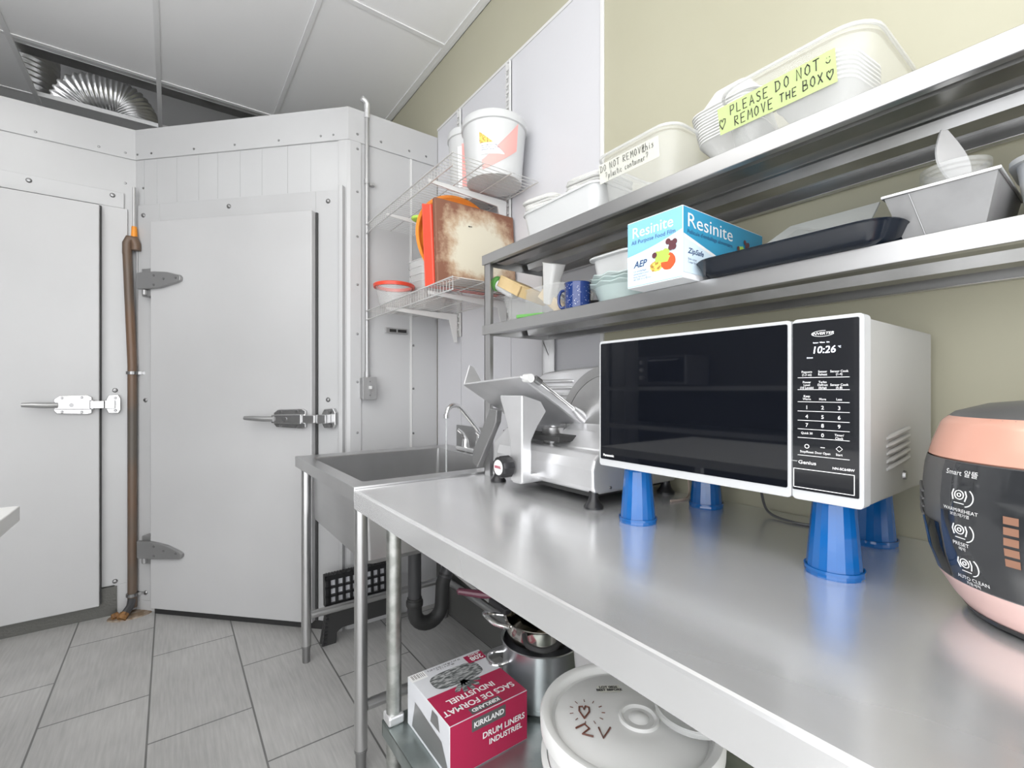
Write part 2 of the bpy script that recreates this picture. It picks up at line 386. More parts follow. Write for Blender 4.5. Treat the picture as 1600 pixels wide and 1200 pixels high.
# corner cover strips
m = MB()
n = Vector((-.7193, -.6946, 0))
c0 = Vector((B[0], B[1], 0))
pts = [c0 - EX*.055 + n*.0, c0 - EX*.055 + n*.006, c0 - EX*.006 + n*.007, c0 + Vector((.006, -.007, 0)), c0 + Vector((.062, -.007, 0)), c0 + Vector((.062, 0, 0))]
m.prism([(p.x, p.y) for p in pts], 'z', 0, 2.496); m.build('corner_trim', 'cooler', cool, smooth=False, bevel=.0015)
m = MB(); m.box(1.067, 1.079, B[1]-.004, B[1], 0, 2.496); m.box(.792, .797, B[1]-.003, B[1], 0, 2.496); m.build('joint_strip', 'white_pl', cool, smooth=False)
# diagonal face details live in a frame along the face
F = struct(empty('door_2', (A[0], A[1], 0), RZ)); F.name = 'door_2'
sm = MB()
for u in (.053, .136, .263, .40, .518, .654, .784, .934, 1.066): sm.box(u, u+.003, -.0015, .0, 2.25, 2.494)
so = sm.build('panel_joint', 'cooler', F, smooth=False)
m = MB(); m.box(.02, 1.25, -.014, 0, .002, .06); m.box(.02, .17, -.014, 0, .06, 2.24); m.box(1.105, 1.25, -.014, 0, .06, 2.24); m.box(.17, 1.105, -.014, 0, 2.12, 2.24)
m.build('door_frame', 'cooler', F, smooth=False, bevel=.002)
m = MB(); m.box(1.243, 1.264, -.034, 0, 0, 2.255); m.build('frame_ridge', 'cooler', F, smooth=False, bevel=.003)
m = MB(); m.box(.157, 1.120, -.026, -.004, .040, 2.127); m.build('gasket', 'dark_gap', F, smooth=False)
m = MB(); m.box(.162, 1.113, -.062, -.026, .044, 2.127); dl = m.build('door_leaf', 'cooler_door', F, smooth=False, bevel=.004)
m = MB(); m.box(.15, 1.2, -.026, .0, .0, .038); m.build('threshold', 'black_soft', F, smooth=False)

def hinge(z0, up):
    m = MB()
    if up: poly = [(.012, z0), (.012, z0+.09), (.12, z0+.092), (.20, z0+.085), (.272, z0+.068), (.282, z0+.058), (.280, z0+.038), (.262, z0+.03), (.15, z0+.004)]
    else: poly = [(.012, z0), (.012, z0+.092), (.10, z0+.092), (.19, z0+.078), (.27, z0+.05), (.29, z0+.038), (.288, z0+.02), (.27, z0+.01), (.12, z0+.0)]
    m.prism(poly, 'y', -.082, -.0625)
    h = m.build('hinge', 'zinc', F, smooth=False, bevel=.003); h.location.x = .085
    m = MB(); m.box(.02, .085, -.06, -.014, z0-.035, z0+.115); m.cyl((.045, -.066, z0-.03), (.045, -.066, z0), .012); m.build('hinge_bracket', 'zinc', h, smooth=False, bevel=.003)
    m = MB()
    for u, v in ((.12, .02), (.12, .07), (.18, .05), (.255, .04 if not up else .052)): m.cyl((u, -.082, z0+v), (u, -.085, z0+v), .007, .006, 10)
    m.build('screw_heads', 'bolt', h)
hinge(1.76, True); hinge(.317, False)

def latch(parent, T, sx=1):
    # local: u to the right, out = -y ; (u0) left end of lever
    e = empty('door_handle', T); e.parent = parent; e.scale = (sx, 1, 1)
    m = MB(); m.tube([(0, -.062, .004), (.05, -.064, .003), (.11, -.058, 0), (.16, -.05, 0)], [.010, .013, .014, .014], 10); m.build('lever', 'zinc', e)
    m = MB()
    m.prism([(.135, -.028), (.15, -.044), (.30, -.050), (.32, -.044), (.32, .040), (.30, .050), (.16, .046), (.135, .03)], 'y', -.018, 0)
    m.prism([(.145, -.021), (.315, -.024), (.315, .024), (.145, .02)], 'y', -.05, -.018)
    b = m.build('latch_body', 'latch_metal', e, smooth=False, bevel=.003)
    m = MB(); m.box(.31, .385, -.042, -.012, -.02, .02); m.cyl((.325, -.03, -.024), (.325, -.03, .024), .012); m.build('latch_bolt', 'latch_metal', e, smooth=False, bevel=.003)
    m = MB(); m.prism([(.40, -.048), (.452, -.05), (.465, -.03), (.465, .03), (.452, .052), (.40, .048), (.385, .02), (.385, -.02)], 'y', .02, .047)
    m.box(.385, .44, -.028, .02, -.022, .022); m.build('strike_plate', 'latch_metal', e, smooth=False, bevel=.003)
    m = MB()
    for u, v in ((.175, .036), (.27, .038), (.175, -.035), (.27, -.038)): m.cyl((u, -.018, v), (u, -.022, v), .008, .006, 10)
    m.cyl((.225, -.05, 0), (.225, -.054, 0), .011)
    for u, v in ((.437, .034), (.437, -.034)): m.cyl((u, .013, v), (u, .010, v), .008, .006, 10)
    m.build('screw_heads', 'bolt', e)
    return e
latch(F, (.784, -.062, 1.075), .96)

# rivets and bolts: one small mesh each, copied
m = MB(); m.lathe([(.012, 0), (.012, .003), (.008, .008), (.001, .010)], 12); bm_ = m.build('bolt', 'bolt', F)
bm_.rotation_euler = (PI/2, 0, 0); bm_.location = (.066, -.014, 2.183)
for u, z in ((.60, 2.197), (1.175, 2.185), (1.175, 1.17), (.08, 1.164), (.03, .099), (.082, .104)):
    c = dup(bm_, (u, -.014, z))
m = MB(); m.lathe([(.0065, 0), (.005, .003), (.001, .004)], 8); rv = m.build('rivet', 'bolt', F)
rv.rotation_euler = (PI/2, 0, 0); rv.location = (.02, -.0085, 2.525)
for u in (.11, .38, .63, .89, 1.13, 1.2): dup(rv, (u, -.0085, 2.525))
for z in (2.34,): dup(rv, (.05, -.001, z))
for z in (2.0, 1.77, 1.25, .98): dup(rv, (1.247, -.0075, z))
for x, z in ((.776, 2.535), (.90, 2.535), (1.06, 2.535), (1.161, 2.535)): dup(rv, (x, B[1]-.0085, z), parent=cool)
for z in (2.46, 2.24, 2.009, 1.762, 1.508, 1.261, 1.0): dup(rv, (.776, B[1]-.0075, z), parent=cool)
for z in (1.466, 1.228, .98, 1.9): dup(rv, (1.089, B[1]-.001, z), parent=cool)
for x in (-.55, -.31, -.20, -.9, -1.3): dup(rv, (x, 3.3331-.0085, 2.525), parent=cool)
dup(rv, (-.20, 3.3331-.0015, 2.36), parent=cool)

# left cooler door
D1 = struct(empty('door_1', (0, 3.3331, 0)))
m = MB(); m.box(-1.45, -.205, -.012, 0, 2.215, 2.30); m.box(-.31, -.19, -.012, 0, .16, 2.215); m.box(-.245, -.19, -.012, 0, 0, .16); m.build('door_frame', 'cooler', D1, smooth=False, bevel=.002)
m = MB(); m.box(-1.35, -.297, -.024, -.017, .076, 2.205); m.build('gasket', 'dark_gap', D1, smooth=False)
m = MB(); m.box(-1.35, -.303, -.058, -.024, .076, 2.2); m.build('door_leaf', 'cooler_door', D1, smooth=False, bevel=.004)
m = MB(); m.box(-1.45, -.235, -.016, 0, 0, .10); m.box(-.315, -.235, -.018, 0, .0, .155); m.build('tread_plate', 'tread', D1, smooth=False)
latch(D1, (-.58, -.058, 1.143), .78)
for x, z in ((-.573, 2.272), (-.253, 2.276), (-.243, 1.218), (-.243, .18)): dup(bm_, (x, -.012, z), parent=D1)

# ceiling: panels and grid with an open bay over the cooler
gx = [-2.3, -1.95, -1.315, -.69, -.057, .577, 1.21, W]
gy = [-2.4, -1.56, -.285, .99, 2.265, 3.54, 4.175, 5.2]
ZC = 3.09
troff = [(-.69, -.285), (-.69, -1.56), (-1.95, -.285), (-1.315, .99)]  # unseen fixtures, spread out and dropped low so they brighten the ceiling
m = MB()
for i in range(len(gx)-1):
    for j in range(len(gy)-1):
        x0, x1, y0, y1 = gx[i], gx[i+1], gy[j], gy[j+1]
        if y0 >= 3.54 and x0 in (-.69, -.057): continue
        if (x0, y0) in troff: continue
        m.box(x0+.006, x1-.006, y0+.006, y1-.006, ZC+.004, ZC+.016)
struct(m.build('ceiling', 'tile', smooth=False))
m = MB()
for x in gx[1:-1]: m.box(x-.012, x+.012, -2.4, 5.2, ZC-.002, ZC+.004); m.box(x-.002, x+.002, -2.4, 5.2, ZC+.004, ZC+.035)
for y in gy[1:-1]:
    if y == 4.175: m.box(-2.3, W, y-.012, y+.012, ZC-.0015, ZC+.0035); m.box(-2.3, W, y-.002, y+.002, ZC+.0035, ZC+.03)
    else: m.box(-2.3, W, y-.012, y+.012, ZC-.0015, ZC+.0035); m.box(-2.3, W, y-.002, y+.002, ZC+.0035, ZC+.03)
m.box(W-.022, W-.0002, -2.4, 5.2, ZC-.003, ZC+.003)
m.box(W-.003, W-.0002, -2.4, 5.2, ZC-.003, ZC+.03)
struct(m.build('trim_4', 'tbar', smooth=False))
# dark beam and duct trunk above the ceiling
m = MB(); m.box(-2.3, W-.01, 3.735, 3.745, 3.15, 3.25); m.box(-2.3, W-.01, 3.69, 3.79, 3.14, 3.15); m.box(-2.3, W-.01, 3.69, 3.79, 3.25, 3.26)
tag(m.build('steel_beam', 'steel_dark', smooth=False, bevel=.003), 'dark steel beam running across above the open ceiling bay', 'beam')
m = MB(); m.box(-.5, W-.02, 4.85, 5.15, ZT+.03, 3.9)
tag(m.build('air_duct', 'zinc', smooth=False, bevel=.01), 'flat grey sheet metal duct wall behind the open ceiling bay', 'duct')

lightn = 0
names_l = ['ceiling light just left of the prep table', 'ceiling light farthest from the cooler doors', 'ceiling light along the left wall', 'ceiling light nearest the cooler doors']
for (x0, y0), lb in zip(troff, names_l):
    t = thing('ceiling_light', 'unseen white surface mounted ' + lb, 'ceiling light', ((x0 + gx[gx.index(x0)+1])/2, (y0 + gy[gy.index(y0)+1])/2, ZC), 0)
    wx = (gx[gx.index(x0)+1]-x0)/2-.006; wy = (gy[gy.index(y0)+1]-y0)/2-.006
    m = MB(); m.box(-wx, wx, -wy, wy, .012, .03); m.build('housing', 'tile', t, smooth=False)
    m = MB(); m.box(-wx+.05, wx-.05, -wy+.05, wy-.05, -.13, .010); m.build('diffuser', 'lens', t, smooth=False, bevel=.02)

# ---------------------------------------------------------------- things in the ceiling bay
t = thing('air_diffuser', 'white square supply air diffuser lying in the ceiling grid under the foil duct', 'air vent', (-.373, 4.49, ZC))
m = MB(); 
for a, b, c, d in ((-.30, .30, -.30, -.17), (-.30, .30, .17, .30), (-.30, -.17, -.17, .17), (.17, .30, -.17, .17)): m.box(a, b, c, d, .004, .014)
m.build('frame', 'tbar', t, smooth=False)
m = MB(); m.lathe([(.155, .015), (.15, .03)], 32, cap0=False, cap1=False); m.build('collar', 'zinc', t)
m = MB()
for k in (-.09, 0, .09): m.box(-.17, .17, k-.004, k+.004, .006, .03)
m.build('blades', 'tbar', t, smooth=False)
def duct(path, r, name, label):
    P = [Vector(p) for p in path]
    # resample with ribs
    pts = []; rr = []
    L = 0; N = 150
    seg = []
    for i in range(len(P)-1):
        p0 = P[max(i-1, 0)]; p1 = P[i]; p2 = P[i+1]; p3 = P[min(i+2, len(P)-1)]
        for k in range(24):
            s = k/24
            pts.append(.5*((2*p1)+(-p0+p2)*s+(2*p0-5*p1+4*p2-p3)*s*s+(-p0+3*p1-3*p2+p3)*s**3))
    pts.append(P[-1])
    rr = [r*(1+.045*(1 if i % 4 < 2 else -1)) for i in range(len(pts))]
    m = MB(); m.tube(pts, rr, 28, caps=False)
    return tag(m.build(name, 'foil', ang=80), label, 'duct')
duct([(-.86, 4.72, 3.93), (-.86, 4.72, 3.6), (-.86, 4.72, 3.38), (-.86, 4.72, 3.14)], .2, 'flexible_duct', 'ribbed silver foil duct hanging straight down at the left of the ceiling bay')
duct([(-.86+.29, 4.52, 3.17), (-.50, 4.47, 3.30), (-.36, 4.45, 3.34), (-.26, 4.46, 3.32), (-.20, 4.47, 3.22), (-.20, 4.47, 3.13)], .135, 'flexible_duct', 'arched crinkled silver foil duct bending down over the air diffuser')

# ---------------------------------------------------------------- pipes on the cooler
t = thing('drain_pipe', 'brown vertical drain pipe strapped in the corner between the two cooler doors', 'pipe', (-.168, 3.29, 0))
m = MB(); m.tube([(0, .0, .03), (0, 0, 1.35), (-.022, .0, 1.98)], .0215, 14); m.build('pipe', 'brown_pipe', t)
m = MB(); m.tube([(-.022, .0, 1.96), (-.022, 0, 2.02), (-.012, -.004, 2.045), (.008, -.006, 2.045), (.016, -.006, 2.02), (.016, -.006, 1.985)], .022, 12); m.build('elbow', 'brown_pipe', t)
m = MB(); m.tube([(.008, 0, 2.33), (.008, 0, 2.10)], .008, 10); m.tube([(.022, .014, 1.99), (.018, .018, 1.36)], .007, 8); m.build('conduit', 'conduit', t)
m = MB(); m.cyl((.008, -.002, 2.045), (.008, -.002, 2.115), .016, .012, 14); m.build('connector', 'orange', t)
for z in (1.313, .10):
    m = MB(); m.lathe([(.024, -.008), (.028, -.008), (.028, .008), (.024, .008)], 20, (0, 0, z)); m.box(.02, .055, -.012, .012, z-.008, z+.008); m.cyl((.05, -.012, z), (.05, -.02, z), .01, .008, 10)
    m.build('pipe_clamp', 'bolt', t, smooth=False)
t2 = thing('floor_drain_fitting', 'rusty brass fitting and elbow at the foot of the brown pipe', 'pipe fitting', (-.175, 3.255, 0))
m = MB(); m.tube([(.005, .03, .075), (.0, .0, .05), (-.015, -.03, .035), (-.03, -.05, .02)], .019, 10); m.build('elbow', 'dark_pipe', t2)
m = MB(); m.cyl((-.02, -.04, .032), (-.035, -.06, .012), .022, .022, 8); m.cyl((-.05, -.01, .02), (-.075, -.02, .02), .018, .014, 6); m.build('brass_nut', 'rust', t2, smooth=False)
m = MB(); m.lathe([(.085, 0), (.082, .006), (.03, .010)], 20, (0, 0, 0), sx=1.15, sy=.75); m.build('sealant', 'dirt', t2)

t = thing('wall_conduit', 'thin grey electrical conduit running down the cooler side wall to the switch', 'conduit', (.823, 2.396, 0))
m = MB(); m.tube([(0, 0, 1.285), (0, 0, 2.66)], .0105, 12); m.build('tube', 'conduit', t)
m = MB(); m.lathe([(.014, -.02), (.014, .02)], 12, (0, 0, 2.65)); m.tube([(0, 0, 2.67), (0, 0, 2.70), (-.012, -.003, 2.715), (-.03, -.005, 2.72)], .015, 10); m.build('elbow', 'alu', t)
m = MB(); m.lathe([(.0135, -.012), (.0135, .012)], 12, (0, 0, 2.30)); m.box(.01, .04, -.004, .012, 2.285, 2.30); m.cyl((.032, -.004, 2.292), (.032, -.01, 2.292), .008); m.build('strap', 'conduit', t)
m = MB(); m.lathe([(.013, 0), (.013, .03)], 12, (0, 0, 1.285)); m.build('coupling', 'conduit', t)
t = thing('light_switch', 'grey metal surface-mounted toggle switch box on the cooler side wall', 'switch', (.823, 2.41, 1.228))
m = MB(); m.box(-.035, .035, -.055, -.003, -.055, .055); m.build('box', 'zinc', t, smooth=False, bevel=.006)
m = MB(); m.box(-.037, .037, -.0585, -.0555, -.057, .057); m.build('cover_plate', 'conduit', t, smooth=False, bevel=.002)
m = MB(); m.box(-.006, .006, -.075, -.058, -.004, .012); m.build('toggle', 'white_pl', t, smooth=False, bevel=.002)
for z in (.035, -.035):
    m = MB(); m.cyl((0, -.0585, z), (0, -.061, z), .004); m.build('screw', 'bolt', t)
t = thing('door_sensor', 'small white magnetic sensor strip with dark slots on the cooler side wall', 'sensor', (.985, 2.412, 1.537))
m = MB(); m.box(-.062, .062, -.016, -.001, -.013, .015); m.build('body', 'conduit', t, smooth=False, bevel=.002)
m = MB(); m.box(-.04, -.003, -.018, -.016, -.006, .009); m.box(.006, .055, -.018, -.016, -.006, .009); m.build('slots', 'ink', t, smooth=False)

# ---------------------------------------------------------------- slotted standards + wire shelves
def standard(y, label):
    m = MB(); x0 = W-.020
    m.box(x0, x0+.014, y-.014, y-.011, 1.50, 2.695); m.box(x0, x0+.014, y+.011, y+.014, 1.50, 2.695); m.box(x0+.011, x0+.014, y-.014, y+.014, 1.50, 2.695)
    z = 1.52
    while z < 2.67:
        m.box(x0, x0+.002, y-.012, y-.004, z, z+.006); m.box(x0, x0+.002, y+.004, y+.012, z, z+.006); m.box(x0, x0+.002, y-.012, y+.012, z+.012, z+.022); z += .034
    return tag(m.build('wall_standard', 'white_pl', smooth=False), label, 'shelf standard', 'slotted wall standards')
standard(1.70, 'white slotted shelf standard on the wall right of the plastic buckets')
standard(2.145, 'white slotted shelf standard on the wall left of the plastic buckets')
def wire_shelf(z, label, ribs=3):
    t = thing('wire_shelf', label, 'shelf', (.82, 1.48, z), 0, 'white wire shelves over the sink')
    L = .915; Dp = .395
    m = MB(); n = 38
    for k in range(n+1):
        y = L*k/n; m.tube([(0, y, -.046), (0, y, 0), (Dp, y, 0)], .0014, 5)
    m.build('deck_wires', 'wire', t)
    m = MB()
    for x, zz in ((0, .0), (0, -.046)): m.tube([(x-.002, -.003, zz), (x-.002, L, zz)], .003, 8)
    m.build('front_rails', 'wire', t)
    m = MB()
    for x in (.13, .26, Dp): m.tube([(x, -.004, -.004), (x, L, -.004)], .0026, 8)
    m.build('support_rods', 'wire', t)
    for y in (.22, .665):
        m = MB(); m.prism([(.01, -.012), (Dp-.002, -.012), (Dp-.002, -.16), (Dp-.02, -.16), (Dp-.05, -.045), (.01, -.024)], 'y', y-.003, y+.003)
        m.build('bracket', 'white_pl', t, smooth=False, bevel=.001)
    return t
wire_shelf(2.075, 'upper white wire shelf carrying the tall translucent buckets')
wire_shelf(1.628, 'lower white wire shelf carrying the worn cutting board')

# buckets on the upper wire shelf
def bucket(name, label, loc, r, h, big):
    t = thing(name, label, 'bucket', loc, 0, None)
    m = MB(); k = .86
    m.lathe([(r*k, 0), (r*.985, h-.035), (r*.985, h), (r*.965, h), (r*.96, h-.035), (r*k-.003, .003)], 40)
    m.build('body', 'milky', t)
    m = MB(); m.lathe([(r*.99, h-.032), (r*1.04, h-.03), (r*1.04, h-.008), (r*1.0, h+.003), (r*.93, h+.003), (r*.9, h-.004), (.002, h-.004)], 40); m.build('lid', 'milky', t)
    def wr(v):
        zz = v[1]; R = r*(k + (.985-k)*zz/(h-.035)) + .0012 + v[2]*.4
        a = v[0]/r; return (R*math.cos(a), R*math.sin(a), zz)
    def patch(name, outline_fn, u0, u1, material, lift=0, nu=16, nv=12):
        mm = MB(); vs = []; fs = []
        for i in range(nu+1):
            u = u0 + (u1-u0)*i/nu; lo, hi = outline_fn(i/nu)
            for j in range(nv+1):
                vs.append(wr((u, lo+(hi-lo)*j/nv, lift)))
        for i in range(nu):
            for j in range(nv): fs.append((i*(nv+1)+j, (i+1)*(nv+1)+j, (i+1)*(nv+1)+j+1, i*(nv+1)+j+1))
        mm.add(vs, fs); return mm.build(name, material, t)
    return t, patch, wr
# angle of the side that faces the room: about 236 degrees seen from the bucket; u grows counter-clockwise so right in view = larger u
r = .133
t, patch, wr = bucket('plastic_bucket', 'larger translucent white bucket with lid and salmon band label, on the upper wire shelf', (1.098, 1.625, 2.078), r, .245, True)
a0 = math.radians(236)*r
patch('red_band', lambda s: (.018 + .085*s**1.5, .055 + .04*s + .115*s**1.4), a0-.055, a0+.108, 'salmon')
patch('label', lambda s: (.075, .078 + .085*(1-s)), a0-.066, a0+.045, 'print_white', .001)
patch('corn_picture', lambda s: (.118+.0*s, .121 + .042*(1-s)), a0-.064, a0-.008, 'corn', .002)
m = MB()
for i, (s_, zz, ll) in enumerate((('maïs soufflé assaisonné', .108, 0), ('seasoned popcorn kernels', .100, 0), ('ingrédients naturels', .092, 0))):
    text_geo(m, s_, .0075, a0-.058, zz, None, 'LEFT', wrap=lambda v: wr((v[0], v[1], .003)))
m.build('lettering', 'ink_blue', t, smooth=False)
r = .1
t, patch, wr = bucket('plastic_bucket', 'smaller translucent white bucket with salmon strip label, behind the larger bucket', (1.125, 1.868, 2.078), r, .315, False)
a0 = math.radians(222)*r
patch('white_label', lambda s: (.05, .23), a0-.03, a0-.008, 'print_white')
patch('red_band', lambda s: (.05, .24), a0-.008, a0+.05, 'salmon')
patch('corn_picture', lambda s: (.15-.025*math.sin(PI*s), .15+.03*math.sin(PI*s)), a0+.005, a0+.042, 'corn', .002)

# things on the lower wire shelf (deck at z 1.631)
zs = 1.631
t = thing('cutting_board', 'large worn beige cutting board with brown stained edges standing on the lower wire shelf', 'cutting board', (.838, 1.635, zs), 0, None, rx=math.radians(-4))
m = MB(); m.box(0, .385, 0, .022, 0, .352); m.build('slab', 'board', t, smooth=False, bevel=.005)
m = MB(); m.box(.15, .158, -.002, -.001, .26, .264); m.lathe([(.006, 0), (.001, .001)], 8, (.162, -.001, .262)); m.build('nick', 'ink', t, smooth=False)
# red tub leaning behind the board
t = thing('plastic_crate', 'bright red plastic crate leaning on its side right behind the cutting board', 'crate', (.835, 1.662, zs+.003), 0, None, rx=math.radians(-5))
m = MB()
m.loft([[(0-o, y, 0-o2), (.33, y, 0-o2), (.33, y, .33+o), (0-o, y, .33+o)] for y, o, o2 in ((0, 0, 0), (.04, .014, .0), (.045, .018, .0))], cap1=True)
m.build('tub', 'red', t, smooth=False, bevel=.012, seg=3)
t = thing('round_tray', 'round orange plastic tray standing on edge behind the red crate', 'tray', (1.012, 1.775, zs+.219), 0, None, rx=math.radians(83))
m = MB(); m.lathe([(.18, 0), (.205, .020), (.211, .020), (.211, .025), (.2, .025), (.178, .006), (.001, .006)], 48); m.build('dish', 'orange_pl', t)
m = MB(); m.box(-.01, .145, .085, .155, .0065, .010); m.build('inset', 'darkred', t, smooth=False, bevel=.002)
t = thing('sponge', 'small yellow-green sponge tucked against the orange tray', 'sponge', (.845, 1.80, zs+.30), .3, None)
m = MB(); m.lathe([(.03, -.008), (.042, -.004), (.045, 0), (.042, .006), (.03, .012), (.002, .014)], 16, sx=1, sy=.7); m.build('pad', 'lettuce', t)
t = thing('round_container', 'clear round container with a red rim at the left end of the lower wire shelf', 'container', (.905, 2.235, zs))
m = MB(); m.lathe([(.072, 0), (.092, .105), (.090, .105), (.070, .003)], 36); m.build('body', 'clear', t)
m = MB(); m.lathe([(.090, .098), (.100, .098), (.102, .112), (.098, .116), (.088, .116), (.087, .10)], 36, cap0=False, cap1=False); m.build('rim', 'red', t)
cx0 = None
for k in range(6):
    if k == 0:
        t = thing('square_container', 'clear square food container in the nested stack behind the round red-rimmed container', 'container', (1.085, 2.22, zs), .15, 'nested clear square containers')
        tub_mb(.15, .13, .075, .85, .02, .0012, .006, .004).build('body', 'clear_rim', t); cx0 = t
    else: dup(cx0, (1.085+random.uniform(-.004, .004), 2.22, zs+.035*k), (0, 0, .15+random.uniform(-.06, .06)))
# metal cooling rack lying flat under the board
t = thing('sheet_pan', 'brown stained metal sheet lying flat on the lower wire shelf under the cutting board', 'baking sheet', (.86, 1.49, zs+.0005))
m = MB(); m.box(0, .34, 0, .12, 0, .003); m.build('plate', 'tan', t, smooth=False, bevel=.001)

# ================================================================ STEEL OVERSHELF
SX0, SX1, SY0, SY1 = .908, 1.225, -.75, 1.4236
t = thing('steel_overshelf', 'two-tier stainless steel overshelf standing on the back of the worktop', 'shelf', (0, 0, .914))
def deck(z, name):
    m = MB(); zz = z-.914
    m.box(SX0, SX1, SY0, SY1, zz-.002, zz)                       # sheet
    m.box(SX0, SX0+.002, SY0, SY1, zz-.034, zz); m.box(SX1-.002, SX1, SY0, SY1, zz-.034, zz)
    m.box(SX0, SX1, SY1-.002, SY1, zz-.034, zz); m.box(SX0, SX1, SY0, SY0+.002, zz-.034, zz)
    m.box(SX0+.002, SX0+.018, SY0, SY1, zz-.034, zz-.032); m.box(SX1-.018, SX1-.002, SY0, SY1, zz-.034, zz-.032)
    d = m.build(name, 'steel', t, smooth=False, bevel=.0012)
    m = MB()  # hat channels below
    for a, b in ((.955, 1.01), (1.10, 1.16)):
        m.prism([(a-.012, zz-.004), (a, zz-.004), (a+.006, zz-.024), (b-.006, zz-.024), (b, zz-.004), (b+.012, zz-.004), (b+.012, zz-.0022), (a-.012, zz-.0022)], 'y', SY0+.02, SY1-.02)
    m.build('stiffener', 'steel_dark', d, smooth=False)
deck(1.452, 'lower_deck'); deck(1.7036, 'upper_deck')
m = MB()
def post(x, y, sgx, sgy):
    m = MB(); w_ = .036
    a, b = (x, x+w_*sgx) if sgx > 0 else (x+w_*sgx, x); c, d = (y, y+w_*sgy) if sgy > 0 else (y+w_*sgy, y)
    for z0, z1 in ((.0, 1.418-.914), (1.4525-.914, 1.6690-.914)):
        m.box(min(x, x+.003*sgx), max(x, x+.003*sgx), c, d, z0, z1); m.box(a, b, min(y, y+.003*sgy), max(y, y+.003*sgy), z0, z1)
        # gusset
        m.prism([(a, z1), (b, z1), (x+(.004*sgx), z1-.06)], 'y', y+.004*sgy, y+.006*sgy) if z0 == 0 else None
    m.build('post', 'steel', t, smooth=False)
post(SX0+.006, SY1-.008, 1, -1); post(SX1-.006, SY1-.008, -1, -1); post(SX0+.006, SY0+.05, 1, 1); post(SX1-.006, SY0+.05, -1, 1)

# ================================================================ WORKTOP TABLE
ZW = .914
t = thing('prep_table', 'long stainless steel prep table with shiny worktop and galvanised undershelf', 'table', (0, 0, 0))
m = MB()
TX0, TX1, TY0, TY1 = .454, W-.004, -.9, 1.4385
prof = [(TX0+.02, ZW-.058), (TX0, ZW-.058), (TX0, ZW-.006), (TX0+.002, ZW-.002), (TX0+.006, ZW), (TX1, ZW), (TX1, ZW-.058), (TX1-.002, ZW-.058), (TX1-.002, ZW-.002), (TX0+.006, ZW-.0022), (TX0+.0022, ZW-.006), (TX0+.0022, ZW-.056), (TX0+.02, ZW-.056)]
m.prism(prof, 'y', TY0, TY1)
m.box(TX0+.0008, TX1-.0008, TY1-.002, TY1+.0004, ZW-.0575, ZW-.0012); m.box(TX0+.002, TX1, TY0, TY0+.002, ZW-.058, ZW-.002)
m.build('worktop', 'steel_top', t, smooth=False)
for x, y in ((.50, 1.237), (1.19, 1.237), (.50, -.80), (1.19, -.80)):
    m = MB(); m.cyl((x, y, .03), (x, y, ZW-.003), .0205, n=24); l = m.build('leg', 'galv', t)
    m = MB(); m.cyl((x, y, 0), (x, y, .03), .018, .022); m.build('foot', 'bolt', l)
m = MB(); m.box(.475, 1.215, -.82, 1.26, .298, .302); m.box(.475, .478, -.82, 1.26, .26, .30); m.box(.475, 1.215, 1.257, 1.26, .26, .30); m.box(1.212, 1.215, -.82, 1.26, .26, .30)
us = m.build('undershelf', 'galv_shelf', t, smooth=False)
for x, y in ((.50, 1.235), (1.19, 1.235)):
    m = MB(); m.prism([(x-.024, y+.024), (x+.024, y+.024), (x+.022, y-.022), (x-.024, y-.022)], 'z', .303, .33); m.build('corner_socket', 'alu', us, smooth=False, bevel=.006)

# ================================================================ SINK
ZS = .9204
t = thing('utility_sink', 'freestanding stainless steel utility sink with one deep basin left of the worktop', 'sink', (0, 0, 0))
SA0, SA1, SB0, SB1 = .454, W-.012, 1.4425, 2.28     # outer rim
IA0, IA1, IB0, IB1 = .512, 1.13, 1.525, 2.187       # opening
m = MB()
def rl(x0, x1, y0, y1, z, r): return rrect(x1-x0, y1-y0, r, z, 4, (x0+x1)/2, (y0+y1)/2)
m.loft([rl(SA0, SA1, SB0, SB1, ZS-.045, .004), rl(SA0, SA1, SB0, SB1, ZS, .004), rl(IA0-.004, IA1+.004, IB0-.004, IB1+.004, ZS-.001, .012), rl(IA0, IA1, IB0, IB1, ZS-.006, .012)], cap0=False, cap1=False)
m.build('rim', 'steel', t, ang=25)
m = MB()
m.loft([rl(IA0, IA1, IB0, IB1, ZS-.004, .014), rl(IA0+.002, IA1-.002, IB0+.002, IB1-.002, .66, .03), rl(IA0+.02, IA1-.02, IB0+.02, IB1-.02, .640, .03)], cap0=False)
m.loft([rl(IA0-.003, IA1+.003, IB0-.003, IB1+.003, ZS-.006, .014), rl(IA0-.002, IA1+.002, IB0-.002, IB1+.002, .655, .03), rl(IA0+.02, IA1-.02, IB0+.02, IB1-.02, .634, .03)], cap0=False)
m.build('basin', 'steel', t, ang=25)
m = MB(); m.lathe([(.05, 0), (.045, .003), (.02, .001)], 24, (.845, 1.86, .6405)); m.build('drain_strainer', 'chrome', t)
for x, y in ((.492, 2.235), (.492, 1.49), (1.19, 2.235), (1.19, 1.49)):
    m = MB(); m.cyl((x, y, .07), (x, y, ZS-.045), .0205, n=24); l = m.build('leg', 'steel', t)
    m = MB(); m.cyl((x, y, 0), (x, y, .07), .016, .017); m.lathe([(.02, .065), (.021, .075)], 20, (x, y, 0)); m.build('foot', 'bolt', l)
for a, b in (((.51, 2.235, .205), (1.17, 2.235, .205)), ((.51, 1.49, .205), (1.17, 1.49, .205)), ((1.19, 1.51, .205), (1.19, 2.215, .205))):
    m = MB(); m.cyl(a, b, .017, n=18); m.build('crossbar', 'steel', t)

